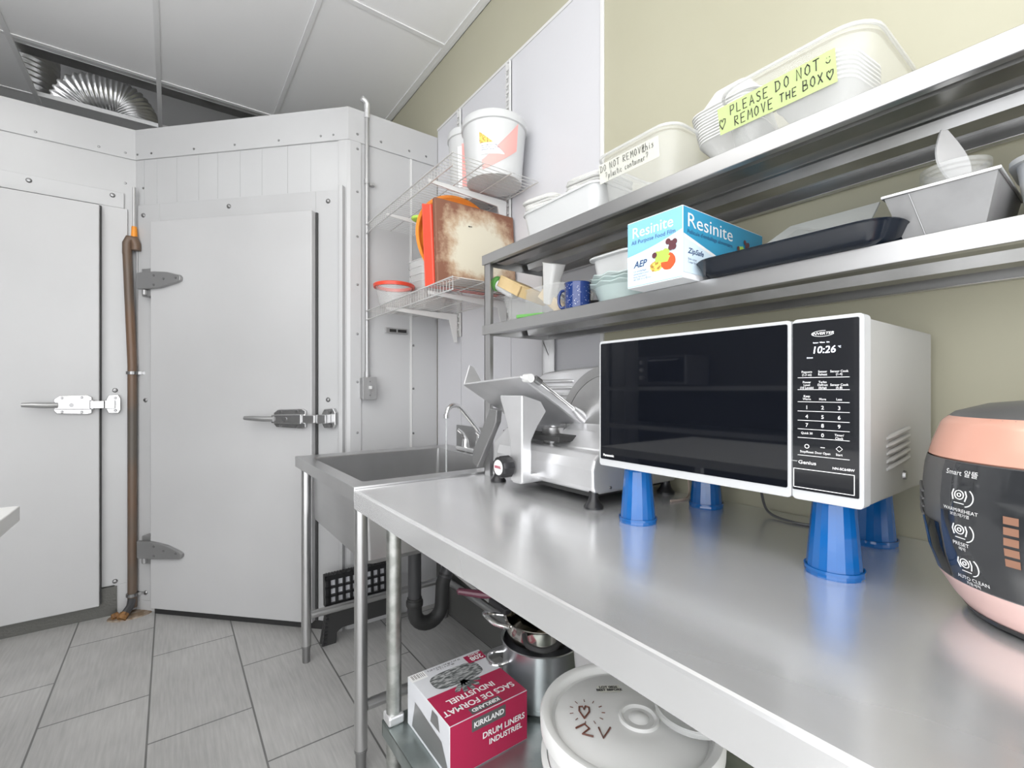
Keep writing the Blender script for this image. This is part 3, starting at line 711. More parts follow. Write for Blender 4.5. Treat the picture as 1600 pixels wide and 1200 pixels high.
# drain trap
t = thing('drain_trap', 'dark grey plastic P-trap drain pipe hanging under the sink basin', 'pipe', (.845, 1.86, 0))
m = MB(); m.cyl((0, 0, .632), (0, 0, .30), .028, n=20); m.lathe([(.033, 0), (.035, .01), (.035, .03), (.033, .04)], 20, (0, 0, .585)); m.build('tailpipe', 'dark_pipe', t)
m = MB(); pp = [(0, 0, .33)] + [(.065-.065*math.cos(a), 0, .27-.065*math.sin(a)) for a in [PI*k/12 for k in range(0, 13)]] + [(.135, .0, .36), (.15, 0, .40)]
m.tube(pp, .031, 18); m.build('trap_bend', 'black_soft', t)
m = MB(); m.tube([(.145, 0, .385), (.165, .0, .43), (.36, .0, .66)], [.032, .028, .028], 18); m.build('arm', 'dark_pipe', t)
m = MB(); m.lathe([(.033, 0), (.036, .006), (.036, .022), (.033, .028)], 20, (0, 0, .292)); m.build('collar', 'black_soft', t)

# faucet
t = thing('splash_plate', 'flat grey-olive metal plate fixed to the wall behind the faucet', 'plate', (W-.010, 2.01, .985))
m = MB(); m.box(-.003, .003, -.155, .165, -.062, .05); m.build('sheet', 'zinc', t, smooth=False, bevel=.001)
t = thing('faucet', 'chrome swivel spout faucet with lever handle at the back of the sink', 'faucet', (1.175, 1.925, ZS))
m = MB(); m.box(-.028, .028, -.12, .12, 0, .022); m.build('base', 'chrome', t, smooth=False, bevel=.007, seg=3)
m = MB(); m.cyl((0, -.055, .02), (0, -.055, .06), .017, .014); m.tube(sm_path([(0, -.055, .05), (0, -.055, .095), (-.01, -.055, .118), (-.09, -.05, .21), (-.115, -.05, .228), (-.14, -.05, .228), (-.16, -.05, .212), (-.168, -.05, .185)], 5), .0105, 14); m.lathe([(.013, 0), (.013, .018)], 14, (-.169, -.05, .172)); m.build('spout', 'chrome', t)
for yy in (.065, -.105):
    m = MB(); m.lathe([(.020, .02), (.018, .045), (.014, .06), (.001, .064)], 16, (0, yy, 0)); m.tube([(0, yy, .055), (-.012, yy+.01, .085), (-.035, yy+.015, .105)], [.011, .010, .008], 10); m.build('lever_handle', 'chrome', t)
tag(MB().tube([(1.006, 1.875, 1.09), (1.005, 1.875, .95), (1.006, 1.875, .66)], .0038, 10).build('water_stream', 'water'), 'thin stream of water running from the faucet into the sink', 'water')

# ================================================================ FOLDING STOOL
t = thing('folding_step_stool', 'black plastic folded step stool leaning under the sink by the cooler wall', 'stool', (.60, 2.315, 0), 0, None, rx=math.radians(-3))
m = MB()
Wd = .345
# top panel with square holes: bars between holes
cols_ = 9; rows = 3; z0, z1 = .175, .325
xs = [.018 + k*(Wd-.03)/cols_ for k in range(cols_+1)]; zs_ = [z0+.012 + k*(z1-z0-.03)/rows for k in range(rows+1)]
m.box(0, Wd, 0, .014, z0, z0+.018); m.box(0, Wd, 0, .014, z1-.018, z1); 
for x in xs: m.box(x-.006, x+.006, .0, .014, z0, z1)
m.box(0, .02, 0, .014, z0, z1); m.box(Wd-.012, Wd, 0, .014, z0, z1)
for z in zs_: m.box(0, Wd, 0, .014, z-.0055, z+.0055)
m.build('seat_panel', 'black', t, smooth=False)
m = MB(); m.box(.006, Wd-.006, .0145, .0165, z0+.004, z1-.004); m.build('rib_backing', 'box_grey', t, smooth=False)
m = MB()
for k in range(24): m.box(.01+k*.0135, .014+k*.0135, .002, .04, z1-.004, z1+.006)
m.box(0, Wd, .018, .05, z0, z1); m.build('rear_panel', 'black_soft', t, smooth=False, bevel=.002)
for yy, nm in ((-.002, 'front_leg_panel'), (.03, 'back_leg_panel')):
    m = MB(); m.prism([(-.02, 0), (.045, 0), (.05, .05), (.075, .065), (.30, .065), (.32, .05), (.32, 0), (Wd+.02, 0), (Wd, .172), (.01, .172)], 'y', yy, yy+.022); m.build(nm, 'black_soft', t, smooth=False, bevel=.003)
m = MB()
for k in range(9): m.box(-.016+k*.002, .0+k*.002, -.006, -.002, .01+k*.018, .018+k*.018)
m.build('grip_ridges', 'black', t, smooth=False)

# ================================================================ SLICER
t = thing('meat_slicer', 'aluminium deli meat slicer on black rubber feet between the faucet and the microwave', 'slicer', (0, 0, ZW))
Z0 = ZW
def zz(*a): return a
m = MB()
m.prism([(.875, .04), (.868, .055), (.866, .10), (.874, .125), (.895, .142), (1.22, .125), (1.22, .035), (.90, .035)], 'y', .835, 1.27)
m.build('base', 'alu', t, smooth=False, bevel=.008, seg=3)
m = MB(); m.box(.90, 1.20, .87, 1.24, .022, .038); m.build('base_plate', 'black_soft', t, smooth=False)
for x, y in ((.885, 1.285), (.885, .85), (1.19, .85), (1.19, 1.24)):
    m = MB(); m.lathe([(.026, 0), (.026, .005), (.016, .018), (.012, .03), (.013, .052)], 20, (x, y, 0)); m.build('foot', 'black', t)
m = MB(); m.prism([(1.245, .018), (1.31, .018), (1.30, .135), (1.23, .185), (1.20, .185), (1.20, .03)], 'x', .875, 1.10); m.build('side_body', 'alu', t, smooth=False, bevel=.008)
# gauge plate with raised ribs
m = MB()
out = [(1.30, .14), (1.30, .30), (1.292, .328), (1.27, .352), (1.24, .366), (1.15, .374), (.80, .386), (.80, .10), (1.22, .10)]
m.prism(out, 'x', 1.045, 1.10); m.build('gauge_plate', 'alu', t, smooth=False, bevel=.012, seg=3)
m = MB()
for k in range(9):
    z = .335 - k*.022
    m.tube([(1.043, 1.275, z), (1.041, 1.262, z), (1.041, 1.262-.155-.0*k+.012*k*0, z), (1.043, 1.262-.17, z)], [.003, .0065, .0065, .003], 10)
for k in range(12):
    z = .335 - k*.022; y1 = 1.00+.012*k if k < 7 else 1.085
    m.tube([(1.038, y1, z), (1.036, y1-.013, z), (1.036, .82, z), (1.038, .81, z)], [.003, .0065, .0065, .003], 10)
m.build('ribs', 'alu', t)
m = MB()
cy, cz, R0 = .925, .165, .215
L = [[], [], [], []]
for k in range(25):
    a = math.radians(5 + 90*k/24)
    for q, (rr, xx) in enumerate(((R0, 1.044), (R0, 1.028), (R0-.028, 1.028), (R0-.028, 1.044))):
        L[q].append((xx, cy+rr*math.cos(a), cz+rr*math.sin(a)))
loops = [[L[q][k] for q in range(4)] for k in range(25)]
m.loft(loops); m.build('blade_guard', 'steel', t, ang=30)
m = MB(); m.lathe([(.19, 0), (.19, .004), (.002, .006)], 48); 
for o in (m,): pass
m = MB(); m.T = Matrix.Translation((1.032, cy, cz)) @ Matrix.Rotation(-PI/2, 4, 'Y')
seg = [(.004, 0)]
lo = []
for rr, h in ((.186, 0), (.186, .003), (.12, .006)): lo.append([(rr*math.cos(a), rr*math.sin(a), h) for a in [math.radians(-10+ (110)*k/30) for k in range(31)]] + [(.02, 0, h)])
m.loft(lo); m.T = Matrix.Identity(4)
m.build('blade', 'steel', t, ang=30)
# sloping skirt beneath the blade
m = MB(); m.prism([(.935, .14), (.985, .185), (1.04, .21), (1.04, .13), (.94, .125)], 'y', .86, 1.075); m.build('drip_skirt', 'alu', t, smooth=False, bevel=.006)
m = MB(); m.lathe([(.03, 0), (.036, .05), (.03, .052), (.026, .0)], 16, (.965, 1.10, .14)); m.build('bearing', 'steel', t)
# arm column
m = MB()
def colring(x0, x1, y0, y1, z): return [(x0, y0, z), (x1, y0, z), (x1, y1, z), (x0, y1, z)]
m.loft([colring(.80, .836, 1.046, 1.10, .042), colring(.80, .836, 1.046, 1.102, .160), colring(.80, .862, 1.046, 1.118, .205), colring(.80, .892, 1.046, 1.135, .243), colring(.80, .872, 1.046, 1.15, .272), colring(.80, .81, 1.046, 1.155, .290)])
m.build('arm_column', 'alu', t, smooth=False, bevel=.004)
m = MB(); m.box(.806, .90, 1.06, 1.10, .036, .062); m.build('arm_foot', 'alu', t, smooth=False, bevel=.004)
m = MB(); m.T = Matrix.Translation((.80, 1.095, .085)) @ Matrix.Rotation(-PI/2, 4, 'Y')
m.lathe([(.018, 0), (.018, .008), (.031, .010), (.031, .040), (.028, .046), (.001, .046)], 24, fold=.03); kn = m.build('knob', 'black', t)
m = MB(); m.T = Matrix.Translation((.7535, 1.095, .085)) @ Matrix.Rotation(-PI/2, 4, 'Y'); m.lathe([(.022, 0), (.0215, .001), (.001, .0015)], 24); m.build('knob_cap', 'white_pl', kn)
m = MB(); T = face((.7518, 1.095, .086), (0, -1, 0), (0, 0, 1)); text_geo(m, 'BERKEL', .009, 0, 0, T, bold=.0003); m.build('lettering', 'crimson', kn, smooth=False)
# carriage tray
m = MB()
def pl(x, dz=0): return 1.252 - ZW - .6*(x-.80) + dz
m.loft([[(.795, 1.045, pl(.795)), (1.06, 1.045, pl(1.06)), (1.06, 1.365, pl(1.06, -.018)), (.795, 1.365, pl(.795, -.018))], [(.797, 1.045, pl(.795, .006)), (1.062, 1.045, pl(1.06, .006)), (1.062, 1.365, pl(1.06, -.012)), (.797, 1.365, pl(.795, -.012))]])
m.build('tray_floor', 'alu', t, smooth=False, bevel=.002)
m = MB(); m.loft([[(.797, 1.362, pl(.80, -.015)), (.93, 1.362, pl(.93, -.015)), (.90, 1.375, pl(.90, .02)), (.845, 1.378, pl(.845, .075)), (.828, 1.376, pl(.828, .07))], [(.797, 1.368, pl(.80, -.015)), (.93, 1.368, pl(.93, -.015)), (.90, 1.381, pl(.90, .02)), (.845, 1.384, pl(.845, .075)), (.828, 1.382, pl(.828, .07))]])
m.build('tray_wall', 'alu', t, smooth=False, bevel=.0015)
m = MB(); m.loft([[(.80, 1.045, pl(.80)), (1.06, 1.045, pl(1.06)), (1.05, 1.045, pl(1.05, .035)), (.82, 1.045, pl(.82, .018))], [(.80, 1.038, pl(.80)), (1.06, 1.038, pl(1.06)), (1.05, 1.038, pl(1.05, .035)), (.82, 1.038, pl(.82, .018))]]); m.build('tray_side', 'alu', t, smooth=False, bevel=.002)
m = MB(); m.tube([(.835, 1.03, pl(.835, .022)), (1.0, 1.03, pl(1.0, .022))], .006, 12); m.build('pusher_rod', 'chrome', t)
m = MB(); m.tube([(.835, 1.03, pl(.835, .022)), (.855, 1.03, pl(.855, .022))], .010, 12); m.build('rod_spring', 'bolt', t)
m = MB(); m.tube([(.985, 1.03, pl(.985, .022)), (1.01, 1.03, pl(1.01, .02)), (1.075, 1.03, pl(1.075, .012)), (1.095, 1.03, pl(1.095, .01))], [.009, .015, .013, .007], 14); m.build('pusher_handle', 'alu', t)
m = MB(); m.tube([(.815, 1.050, pl(.815, .010)), (.815, 1.022, pl(.815, .010))], .0125, 16); m.build('tray_pivot', 'white_pl', t)
m = MB(); m.prism([(1.262, .24), (1.305, .245), (1.315, .225), (1.412, .09), (1.415, .05), (1.385, .035), (1.365, .06), (1.268, .20)], 'x', .862, .885); m.build('gauge_arm', 'zinc', t, smooth=False, bevel=.003)
m = MB(); m.box(.90, .97, 1.0, 1.28, .155, .172); m.build('guide_rail', 'black_soft', t, smooth=False, bevel=.002)
m = MB(); m.cyl((1.02, .834, .055), (1.02, .828, .055), .012, .010, 16); m.cyl((.93, .834, .05), (.93, .831, .05), .004); m.build('side_screw', 'bolt', t)

# ================================================================ MICROWAVE AND CUPS
t = thing('microwave_oven', 'white microwave oven with black glass door raised on four blue cups', 'microwave', (.827, .512, 1.0426))
MH = .2935; MW = .528; MD = .375     # local x depth, y width (centre), z up
m = MB(); m.box(.03, MD, -MW/2+.003, MW/2-.003, 0, MH-.006); m.build('casing', 'mw_side', t, smooth=False, bevel=.004)
ys = .348-.512  # split between door and panel
m = MB(); m.loft([rrect(MW/2-ys, MH, .008, 0, 4), rrect(MW/2-ys, MH, .008, .030, 4)]); 
m2 = MB(); m2.T = face((.030, (MW/2+ys)/2, MH/2-.001), (0, -1, 0), (0, 0, 1)); m2.loft([rrect(MW/2-ys-.001, MH, .007, 0, 4), rrect(MW/2-ys-.001, MH, .007, .030, 4)])
dr = m2.build('door', 'mw_white', t, smooth=False, bevel=.0015)
m2 = MB(); m2.T = face((.0, (MW/2+ys)/2, MH/2+.004), (0, -1, 0), (0, 0, 1)); m2.loft([rrect(MW/2-ys-.012, MH-.022, .003, -.002, 4), rrect(MW/2-ys-.012, MH-.022, .003, .0012, 4)]); m2.build('door_glass', 'mw_glass', dr, smooth=False)
m2 = MB(); m2.T = face((.030, (-MW/2+ys)/2, MH/2-.001), (0, -1, 0), (0, 0, 1)); m2.loft([rrect(MW/2+ys-.001, MH, .007, 0, 4), rrect(MW/2+ys-.001, MH, .007, .030, 4)])
pn = m2.build('control_fascia', 'mw_white', t, smooth=False, bevel=.0015)
pcy = (-MW/2+ys)/2+.002
m2 = MB(); m2.T = face((.0, pcy, MH/2+.004), (0, -1, 0), (0, 0, 1)); m2.loft([rrect(MW/2+ys-.008, MH-.022, .002, -.002, 4), rrect(MW/2+ys-.008, MH-.022, .002, .0012, 4)]); m2.build('control_panel', 'mw_panel', pn, smooth=False)
zl = lambda py: 1.22 + (609.3-py)*.0009985 - 1.0426
T = face((-.0014, pcy+.002, 0), (0, -1, 0), (0, 0, 1))
rows = []
S = .0058
rows += [('INVERTER', .0056, 0, zl(520.5), dict(shear=.2, sx=1.25, bold=.0001))]
for a, z in (((('Popcorn', -1), ('Sensor', 0), ('Sensor Cook', 1)), 580.5), ((('(1.3 oz)', -1), ('Reheat', 0), ('(1-4)', 1)), 585), ((('Power', -1), ('Turbo', 0), ('', 1)), 597), ((('Level', -1), ('Defrost', 0), ('Sensor Cook', 1)), 601.5), ((('(10 Levels)', -1), ('(lb/kg)', 0), ('(5-8)', 1)), 606),
             ((('Keep', -1), ('', 0), ('', 1)), 619.5), ((('Warm', -1), ('More', 0), ('Less', 1)), 624),
             ((('Quick 30', -1), ('', 0), ('Timer/', 1)), 679), ((('', -1), ('', 0), ('Clock', 1)), 684), ((('Stop/Reset', -1), ('Door Open', 0), ('Start', 1)), 709)):
    for s_, c_ in a:
        if s_: rows.append((s_, .0050, c_*.0225, zl(z), dict(bold=.00005, sx=.9)))
for r_, z in (('123', 637.5), ('456', 652.2), ('789', 666), (' 0 ', 681)):
    for k, ch in enumerate(r_):
        if ch.strip(): rows.append((ch, .0082, (k-1)*.0225, zl(z), dict(bold=.0001)))
rows += [('Genius', .0078, -.022, zl(726.5), dict(sx=1.2, bold=.0001)), ('inverter', .003, -.041, zl(725), {}), ('NN-SC648W', .0052, .028, zl(730.5), dict(bold=.0001))]
letters('lettering', rows, T, 'print_white', pn)
m = MB(); m.T = T
for z in (589.5, 608.8, 628.4, 643.5, 658.5, 672.5, 686.5, 715): m.box(-.036, .036, zl(z)-.0004, zl(z)+.0004, 0, .0004)
for a, b, c, d in ((-.042, .042, .003, .004), (-.042, .042, .033, .034)): m.box(a, b, zl(771)+c, zl(771)+d, 0, .0006)
for a in (-.0425, .0415): m.box(a, a+.001, zl(771)+.003, zl(771)+.034, 0, .0006)
m.tube([(.012*1.3*math.cos(a), zl(520.5)+.0045*math.sin(a), .0004) for a in [2*PI*k/24 for k in range(5, 24)]], .0004, 4)
m.tube([(-.0225+.003*math.cos(a), zl(700)+.003*math.sin(a), .0004) for a in [2*PI*k/12 for k in range(12)]], .0006, 4, closed=True)
m.tube([(.0225+.0042*math.cos(a), zl(700)+.0042*math.sin(a), .0004) for a in [2*PI*k/4 for k in range(4)]], .0005, 4, closed=True)
m.box(-.003, .003, zl(700)-.0005, zl(700)+.0005, 0, .0005)
m.build('panel_markings', 'print_white', pn, smooth=False)
letters('clock_display', [('10:26', .0155, .001, zl(546.5), dict(shear=.15, bold=.00005, sx=.98)), ('Sensor  Warm   Lbs', .0028, -.002, zl(534.5), {}), ('Defrost', .0028, -.018, zl(558), {}), ('°C', .004, .023, zl(543), {})], T, 'lcd', pn)
letters('brand_lettering', [('Panasonic', .0078, -(MW/2-ys)/2+.031, -MH/2+.0205, dict(bold=.0003, sx=1.05, align='CENTER'))], face((-.0014, (MW/2+ys)/2, MH/2+.004), (0, -1, 0), (0, 0, 1)), 'print_white', dr)
m = MB()
for k in range(5):
    x = .11+k*.0
    m.T = Matrix.Translation((.14, -MW/2+.0035, .052+k*.0125)) @ Matrix.Rotation(math.radians(-14), 4, 'Y')
    m.sphere((0, 0, 0), .004, 6); 
m = MB()
for k in range(5): m.tube([(.11, -MW/2+.003, .048+k*.0125), (.125, -MW/2+.001, .051+k*.0125), (.215, -MW/2+.001, .060+k*.0125), (.23, -MW/2+.003, .062+k*.0125)], [.002, .004, .004, .002], 8)
m.build('side_vents', 'mw_side', t)
m = MB(); m.cyl((.20, -MW/2+.003, .03), (.20, -MW/2-.001, .03), .008, .007, 14); m.build('side_screw', 'bolt', t)
for a, b in ((.05, -.20), (.05, .19), (.31, -.2), (.31, .19)):
    m = MB(); m.cyl((a, b, -.0035), (a, b, 0), .012, n=12); m.build('foot', 'black_soft', t)

def cup(x, y, label, ang):
    t = thing('plastic_cup', label, 'cup', (x, y, ZW), ang, 'blue cups under the microwave')
    H_ = 1.0426-.0035-ZW
    m = MB(); N = 20
    m.lathe([(.0415, 0), (.0425, .003), (.0415, .010), (.040, .0115), (.031, H_-.006), (.029, H_-.001), (.026, H_), (.001, H_-.003)], N, cap0=True)
    me = m.build('body', 'blue_cup', t, smooth=True, ang=12)
    m = MB(); m.lathe([(.0412, .008), (.0432, .008), (.0432, .013), (.0405, .013)], 40, cap0=False, cap1=False); m.build('rim_bead', 'blue_cup', t)
    return t
cup(.877, .702, 'blue upturned cup under the front left corner of the microwave', 0)
cup(.893, .310, 'blue upturned cup under the front right corner of the microwave, the largest in view', .1)
cup(1.137, .688, 'blue upturned cup under the rear left corner of the microwave', .2)
cup(1.135, .328, 'darkest blue upturned cup under the rear right corner of the microwave', .05)
def cord(pts, r, label, material='black'):
    P = [Vector(p) for p in pts]; out = []
    for i in range(len(P)-1):
        p0 = P[max(i-1, 0)]; p1 = P[i]; p2 = P[i+1]; p3 = P[min(i+2, len(P)-1)]
        for k in range(8):
            s = k/8; out.append(.5*((2*p1)+(-p0+p2)*s+(2*p0-5*p1+4*p2-p3)*s*s+(-p0+3*p1-3*p2+p3)*s**3))
    out.append(P[-1]); return tag(MB().tube(out, r, 8).build('power_cord', material), label, 'cord')
cord([(1.215, .60, 1.03), (1.205, .58, .97), (1.17, .545, .925), (1.15, .48, .9175), (1.17, .42, .9175), (1.20, .39, .9175), (1.225, .34, .935)], .0032, 'dark power cord looping on the worktop under the microwave', 'charcoal')
cord([(1.225, .80, 1.02), (1.215, .79, .96), (1.195, .775, .925), (1.15, .76, .9175), (1.10, .77, .9175)], .003, 'beige power cord hanging behind the front left blue cup', 'tan')

# ================================================================ RICE COOKER
RC = (.935, .042, ZW)
t = thing('rice_cooker', 'rose gold and black electric rice cooker at the right end of the worktop', 'rice cooker', RC)
prf = [(.100, .0), (.112, .006), (.128, .026), (.143, .052), (.153, .085), (.1595, .125), (.1605, .165), (.158, .200), (.150, .232), (.140, .262), (.131, .272)]
def rad(z):
    for (r0, z0_), (r1, z1_) in zip(prf, prf[1:]):
        if z <= z1_: return r0 + (r1-r0)*(z-z0_)/(z1_-z0_)
    return prf[-1][0]
def prof_part(z0_, z1_, off=0, n=14): return [(rad(z0_+(z1_-z0_)*k/n)+off, z0_+(z1_-z0_)*k/n) for k in range(n+1)]
m = MB(); m.lathe([(.085, -.0)]+[(.09, .004)]+prof_part(.012, .055), 72, cap1=False); m.build('lower_body', 'pink_low', t)
m = MB(); m.lathe([(.10, .0), (.1125, .004), (.118, .012), (.10, .014)], 72); m.build('base_ring', 'piano', t)
m = MB(); m.lathe(prof_part(.055, .214), 72, cap0=False, cap1=False); m.build('middle_body', 'charcoal', t)
m = MB(); m.lathe([(rad(.214)-.004, .212)]+prof_part(.216, .264)+[(.132, .270)], 72, cap0=False, cap1=False); m.build('lid_ring', 'pink', t)
m = MB(); m.lathe([(.134, .268), (.125, .276), (.09, .288), (.04, .294), (.001, .295)], 64, cap0=False); m.build('lid', 'charcoal', t)
m = MB(); m.lathe([(.034, .29), (.034, .30), (.030, .303)], 32); m.lathe([(.024, .300), (.024, .318), (.018, .326), (.001, .327)], 32); m.build('lid_knob', 'chrome', t)
def wrapc(v, off=.0018): # v.x grows to the right in view = increasing angle
    a = v[0]; r_ = rad(v[1])+off; return (r_*math.cos(a), r_*math.sin(a), v[1])
def cpatch(name, a0, a1, z0_, z1_, material, off, n=24, k=10):
    mm = MB(); vs = []; fs = []
    for i in range(n+1):
        for j in range(k+1): vs.append(wrapc((math.radians(a0+(a1-a0)*i/n), z0_+(z1_-z0_)*j/k), off))
    for i in range(n):
        for j in range(k): fs.append((i*(k+1)+j, (i+1)*(k+1)+j, (i+1)*(k+1)+j+1, i*(k+1)+j+1))
    mm.add(vs, fs); return mm.build(name, material, t, smooth=True)
fp = cpatch('front_panel', 131, 232, .057, .213, 'piano2', .0015)
cpatch('side_gloss_panel', 60, 129, .057, .128, 'piano', .0012)
def ring(a, z, r_, mm, n=14, seg=(0, 360)):
    mm.tube([wrapc((a+r_/.15*math.cos(q), z+r_*math.sin(q)), .0026) for q in [math.radians(seg[0]+(seg[1]-seg[0])*k/n) for k in range(n+1)]], .0007, 4)
A0 = 142
m = MB()
wt = lambda v: wrapc((math.radians(A0)+v[0]/.15, v[1]), .0026)
for s_, sz, x, z in (('Smart 알뜰', .009, 0, .200), ('WARM/REHEAT', .0062, 0, .153), ('보온/재가열', .005, 0, .147), ('PRESET', .0066, -.001, .110), ('예약', .005, 0, .104), ('AUTO CLEAN', .0066, .004, .066), ('자동세척', .005, .004, .060)):
    text_geo(m, s_, sz, x, z, None, wrap=wt)
m.build('lettering', 'print_white', fp, smooth=False)
for z in (.173, .129, .086):
    m = MB()
    ring(math.radians(A0), z, .0055, m); ring(math.radians(A0), z, .0022, m)
    ring(math.radians(A0)+.03, z-.002, .012, m, seg=(-75, 50))
    for q in (-.06, .06): m.tube([wrapc((math.radians(A0)+q*.8, z+.006), .0026), wrapc((math.radians(A0)+q, z), .0026), wrapc((math.radians(A0)+q*.8, z-.007), .0026)], .0007, 4)
    m.tube([wrapc((math.radians(A0)+q*.01, z-.0105), .0026) for q in range(-4, 5)], .0006, 4)
    m.build('icon', 'print_white', fp, smooth=False)
m = MB()
for k in range(5):
    z = .150-k*.0125; vs = [wrapc((math.radians(159)+q, z+h), .0024) for q, h in ((0, 0), (.085, 0), (.085, .009), (0, .009))]; m.add(vs, [(0, 1, 2, 3)])
m.build('menu_bars', 'boardedge', fp, smooth=False)
m = MB()
for k in range(4): m.tube([wrapc((math.radians(100+2.0*q), .17-k*.011-.0015*q), .0015) for q in range(7)], .0016, 6)
m.build('side_grille', 'charcoal', t)

# ================================================================ ITEMS ON THE LOWER STEEL SHELF (z 1.452)
ZL = 1.452
# blue food film box: x .852 -> 1.186, y .567 -> .711
t = thing('food_film_box', 'light blue cardboard food film box with salad picture overhanging the lower steel shelf', 'box', (.852, .567, ZL+.0005))
m = MB(); m.box(0, .334, 0, .144, 0, .150); m.build('carton', 'box_white', t, smooth=False, bevel=.001)
Tf = face((-.0006, .144, 0), (0, -1, 0), (0, 0, 1))      # end face seen from the room, x right 0...144
m = MB(); m.T = Tf; m.quad((.001, .002, 0), (.143, .002, 0), (.143, .148, 0), (.001, .148, 0)); f0 = m.build('end_print', 'box_blue', t, smooth=False)
m = MB(); m.T = Tf
vs = [(.001 + .142*k/20, .062 + .030*(k/20) - .004*math.sin(PI*k/20), .0004) for k in range(21)]; vb = [(p[0], .003, .0004) for p in vs]
m.loft([vs, vb], closed=False, cap0=False, cap1=False); m.build('pale_field', 'box_pale', f0, smooth=False)
m = MB(); m.T = Tf; vs2 = [(p[0], p[1]+.009, .0008) for p in vs]; vs3 = [(p[0], p[1]-.001, .0008) for p in vs]
m.loft([vs2, vs3], closed=False, cap0=False, cap1=False); m.build('white_swoosh', 'print_white', f0, smooth=False)
letters('title_lettering', [('Resinite', .034, .068, .122, dict(bold=.0001)), ('All Purpose Food Film', .0115, .068, .101, {})][:1], Tf, 'print_white', f0)
letters('small_lettering', [('All Purpose Food Film', .0128, .070, .101, {}), ('AEP', .020, .036, .050, dict(shear=.25, bold=.0006)), ('Un emballage\nalimentaire pour\ntous les jours\nAll 300 m x 45 cm', .0065, .018, .026, dict(align='LEFT'))], Tf, 'ink_blue', f0)
def fruit(parent, T, s, x, y):
    def blob(name, cx, cy, rx, ry, z, material, j=0.1, n=26):
        mm = MB(); mm.T = T; vs = [(cx, cy, z)]
        for k in range(n):
            a = 2*PI*k/n; q = 1+j*(random.random()-.5); vs.append((cx+rx*q*math.cos(a), cy+ry*q*math.sin(a), z))
        mm.add(vs, [(0, 1+k, 1+(k+1) % n) for k in range(n)]); return mm.build(name, material, parent, smooth=False)
    blob('plate_print', x, y-.012*s, .040*s, .013*s, .0012, 'plate', 0)
    blob('fruit_print', x-.018*s, y+.0*s, .016*s, .012*s, .0015, 'corn', .2)
    blob('tomato_print', x+.012*s, y+.004*s, .018*s, .018*s, .0018, 'tomato', .08)
    blob('lettuce_print', x-.003*s, y+.018*s, .020*s, .014*s, .0021, 'lettuce', .5)
    for i, (a, b) in enumerate(((.012, .046), (.02, .040), (.026, .032), (.019, .032), (.028, .042), (-.022, .024))): blob('grape_print', x+a*s, y+b*s, .0065*s, .0065*s, .0018+i*.0001, 'grape', 0, 12)
fruit(f0, Tf, 1.0, .098, .036)
Tr = face((0, -.0006, 0), (1, 0, 0), (0, 0, 1))
m = MB(); m.T = Tr; m.quad((.001, .012, 0), (.333, .012, 0), (.333, .148, 0), (.001, .148, 0)); f1 = m.build('side_print', 'box_blue2', t, smooth=False)
m = MB(); m.T = Tr; vs = [(.001+.2*k/16, .086-.045*(k/16), .0004) for k in range(17)]; m.loft([vs, [(p[0], .012, .0004) for p in vs]], closed=False, cap0=False, cap1=False); m.build('pale_field', 'box_pale', f1, smooth=False)
m = MB(); m.T = Tr; m.loft([[(p[0], p[1]+.006, .0007) for p in vs], [(p[0], p[1]-.001, .0007) for p in vs]], closed=False, cap0=False, cap1=False); m.build('white_swoosh', 'print_white', f1, smooth=False)
letters('title_lettering', [('Resinite', .042, .012, .121, dict(align='LEFT', sx=1.35))], Tr, 'print_white', f1)
letters('small_lettering', [("Pellicule d'emballage alimentaire", .0125, .014, .098, dict(align='LEFT', sx=1.1)), ('ZipSafe', .016, .016, .058, dict(align='LEFT', shear=.3, bold=.0004, sx=1.2)), ('Slide cutter\nCoupe facile', .007, .016, .038, dict(align='LEFT'))], Tr, 'ink_blue', f1)
fruit(f1, Tr, .9, .235, .075)

# navy tray lying beside the box, with clear lid and teal carton
t = thing('serving_tray', 'dark navy plastic serving tray lying on the lower steel shelf beside the film box', 'tray', (1.035, .398, ZL), 0, None)
m = MB(); 
L_ = [rrect(.27, .30, .03, .0, 8), rrect(.29, .322, .04, .008, 8), rrect(.315, .345, .05, .030, 8), rrect(.322, .352, .053, .033, 8), rrect(.318, .348, .05, .035, 8), rrect(.285, .316, .04, .012, 8), rrect(.265, .296, .03, .005, 8)]
m.loft(L_); m.build('tray_shell', 'navy_tray', t, ang=50)
t = thing('plastic_lid', 'thin translucent grey plastic lid leaning in the navy tray', 'platter', (1.0, .40, ZL+.012))  # a loose clear container lid, modelled as a bent sheet
q = [(-.015, .135, .02), (.075, .055, .108), (.082, -.10, .112), (.05, -.085, .05), (-.015, -.10, .02)]
m = MB(); m.loft([q, [(a+.003, b, c-.002) for a, b, c in q]]); m.build('sheet', 'platter', t, smooth=False)
t = thing('small_carton', 'small teal cardboard carton at the back of the navy tray', 'box', (1.055, .245, ZL+.013), 0)
m = MB(); m.box(0, .12, .014, .055, 0, .066); m.build('carton', 'teal', t, smooth=False, bevel=.002)
letters('lettering', [('CONTENTS 200', .012, .06, .05, {})], face((0, .0132, 0), (1, 0, 0), (0, 0, 1)), 'box_blue', t)

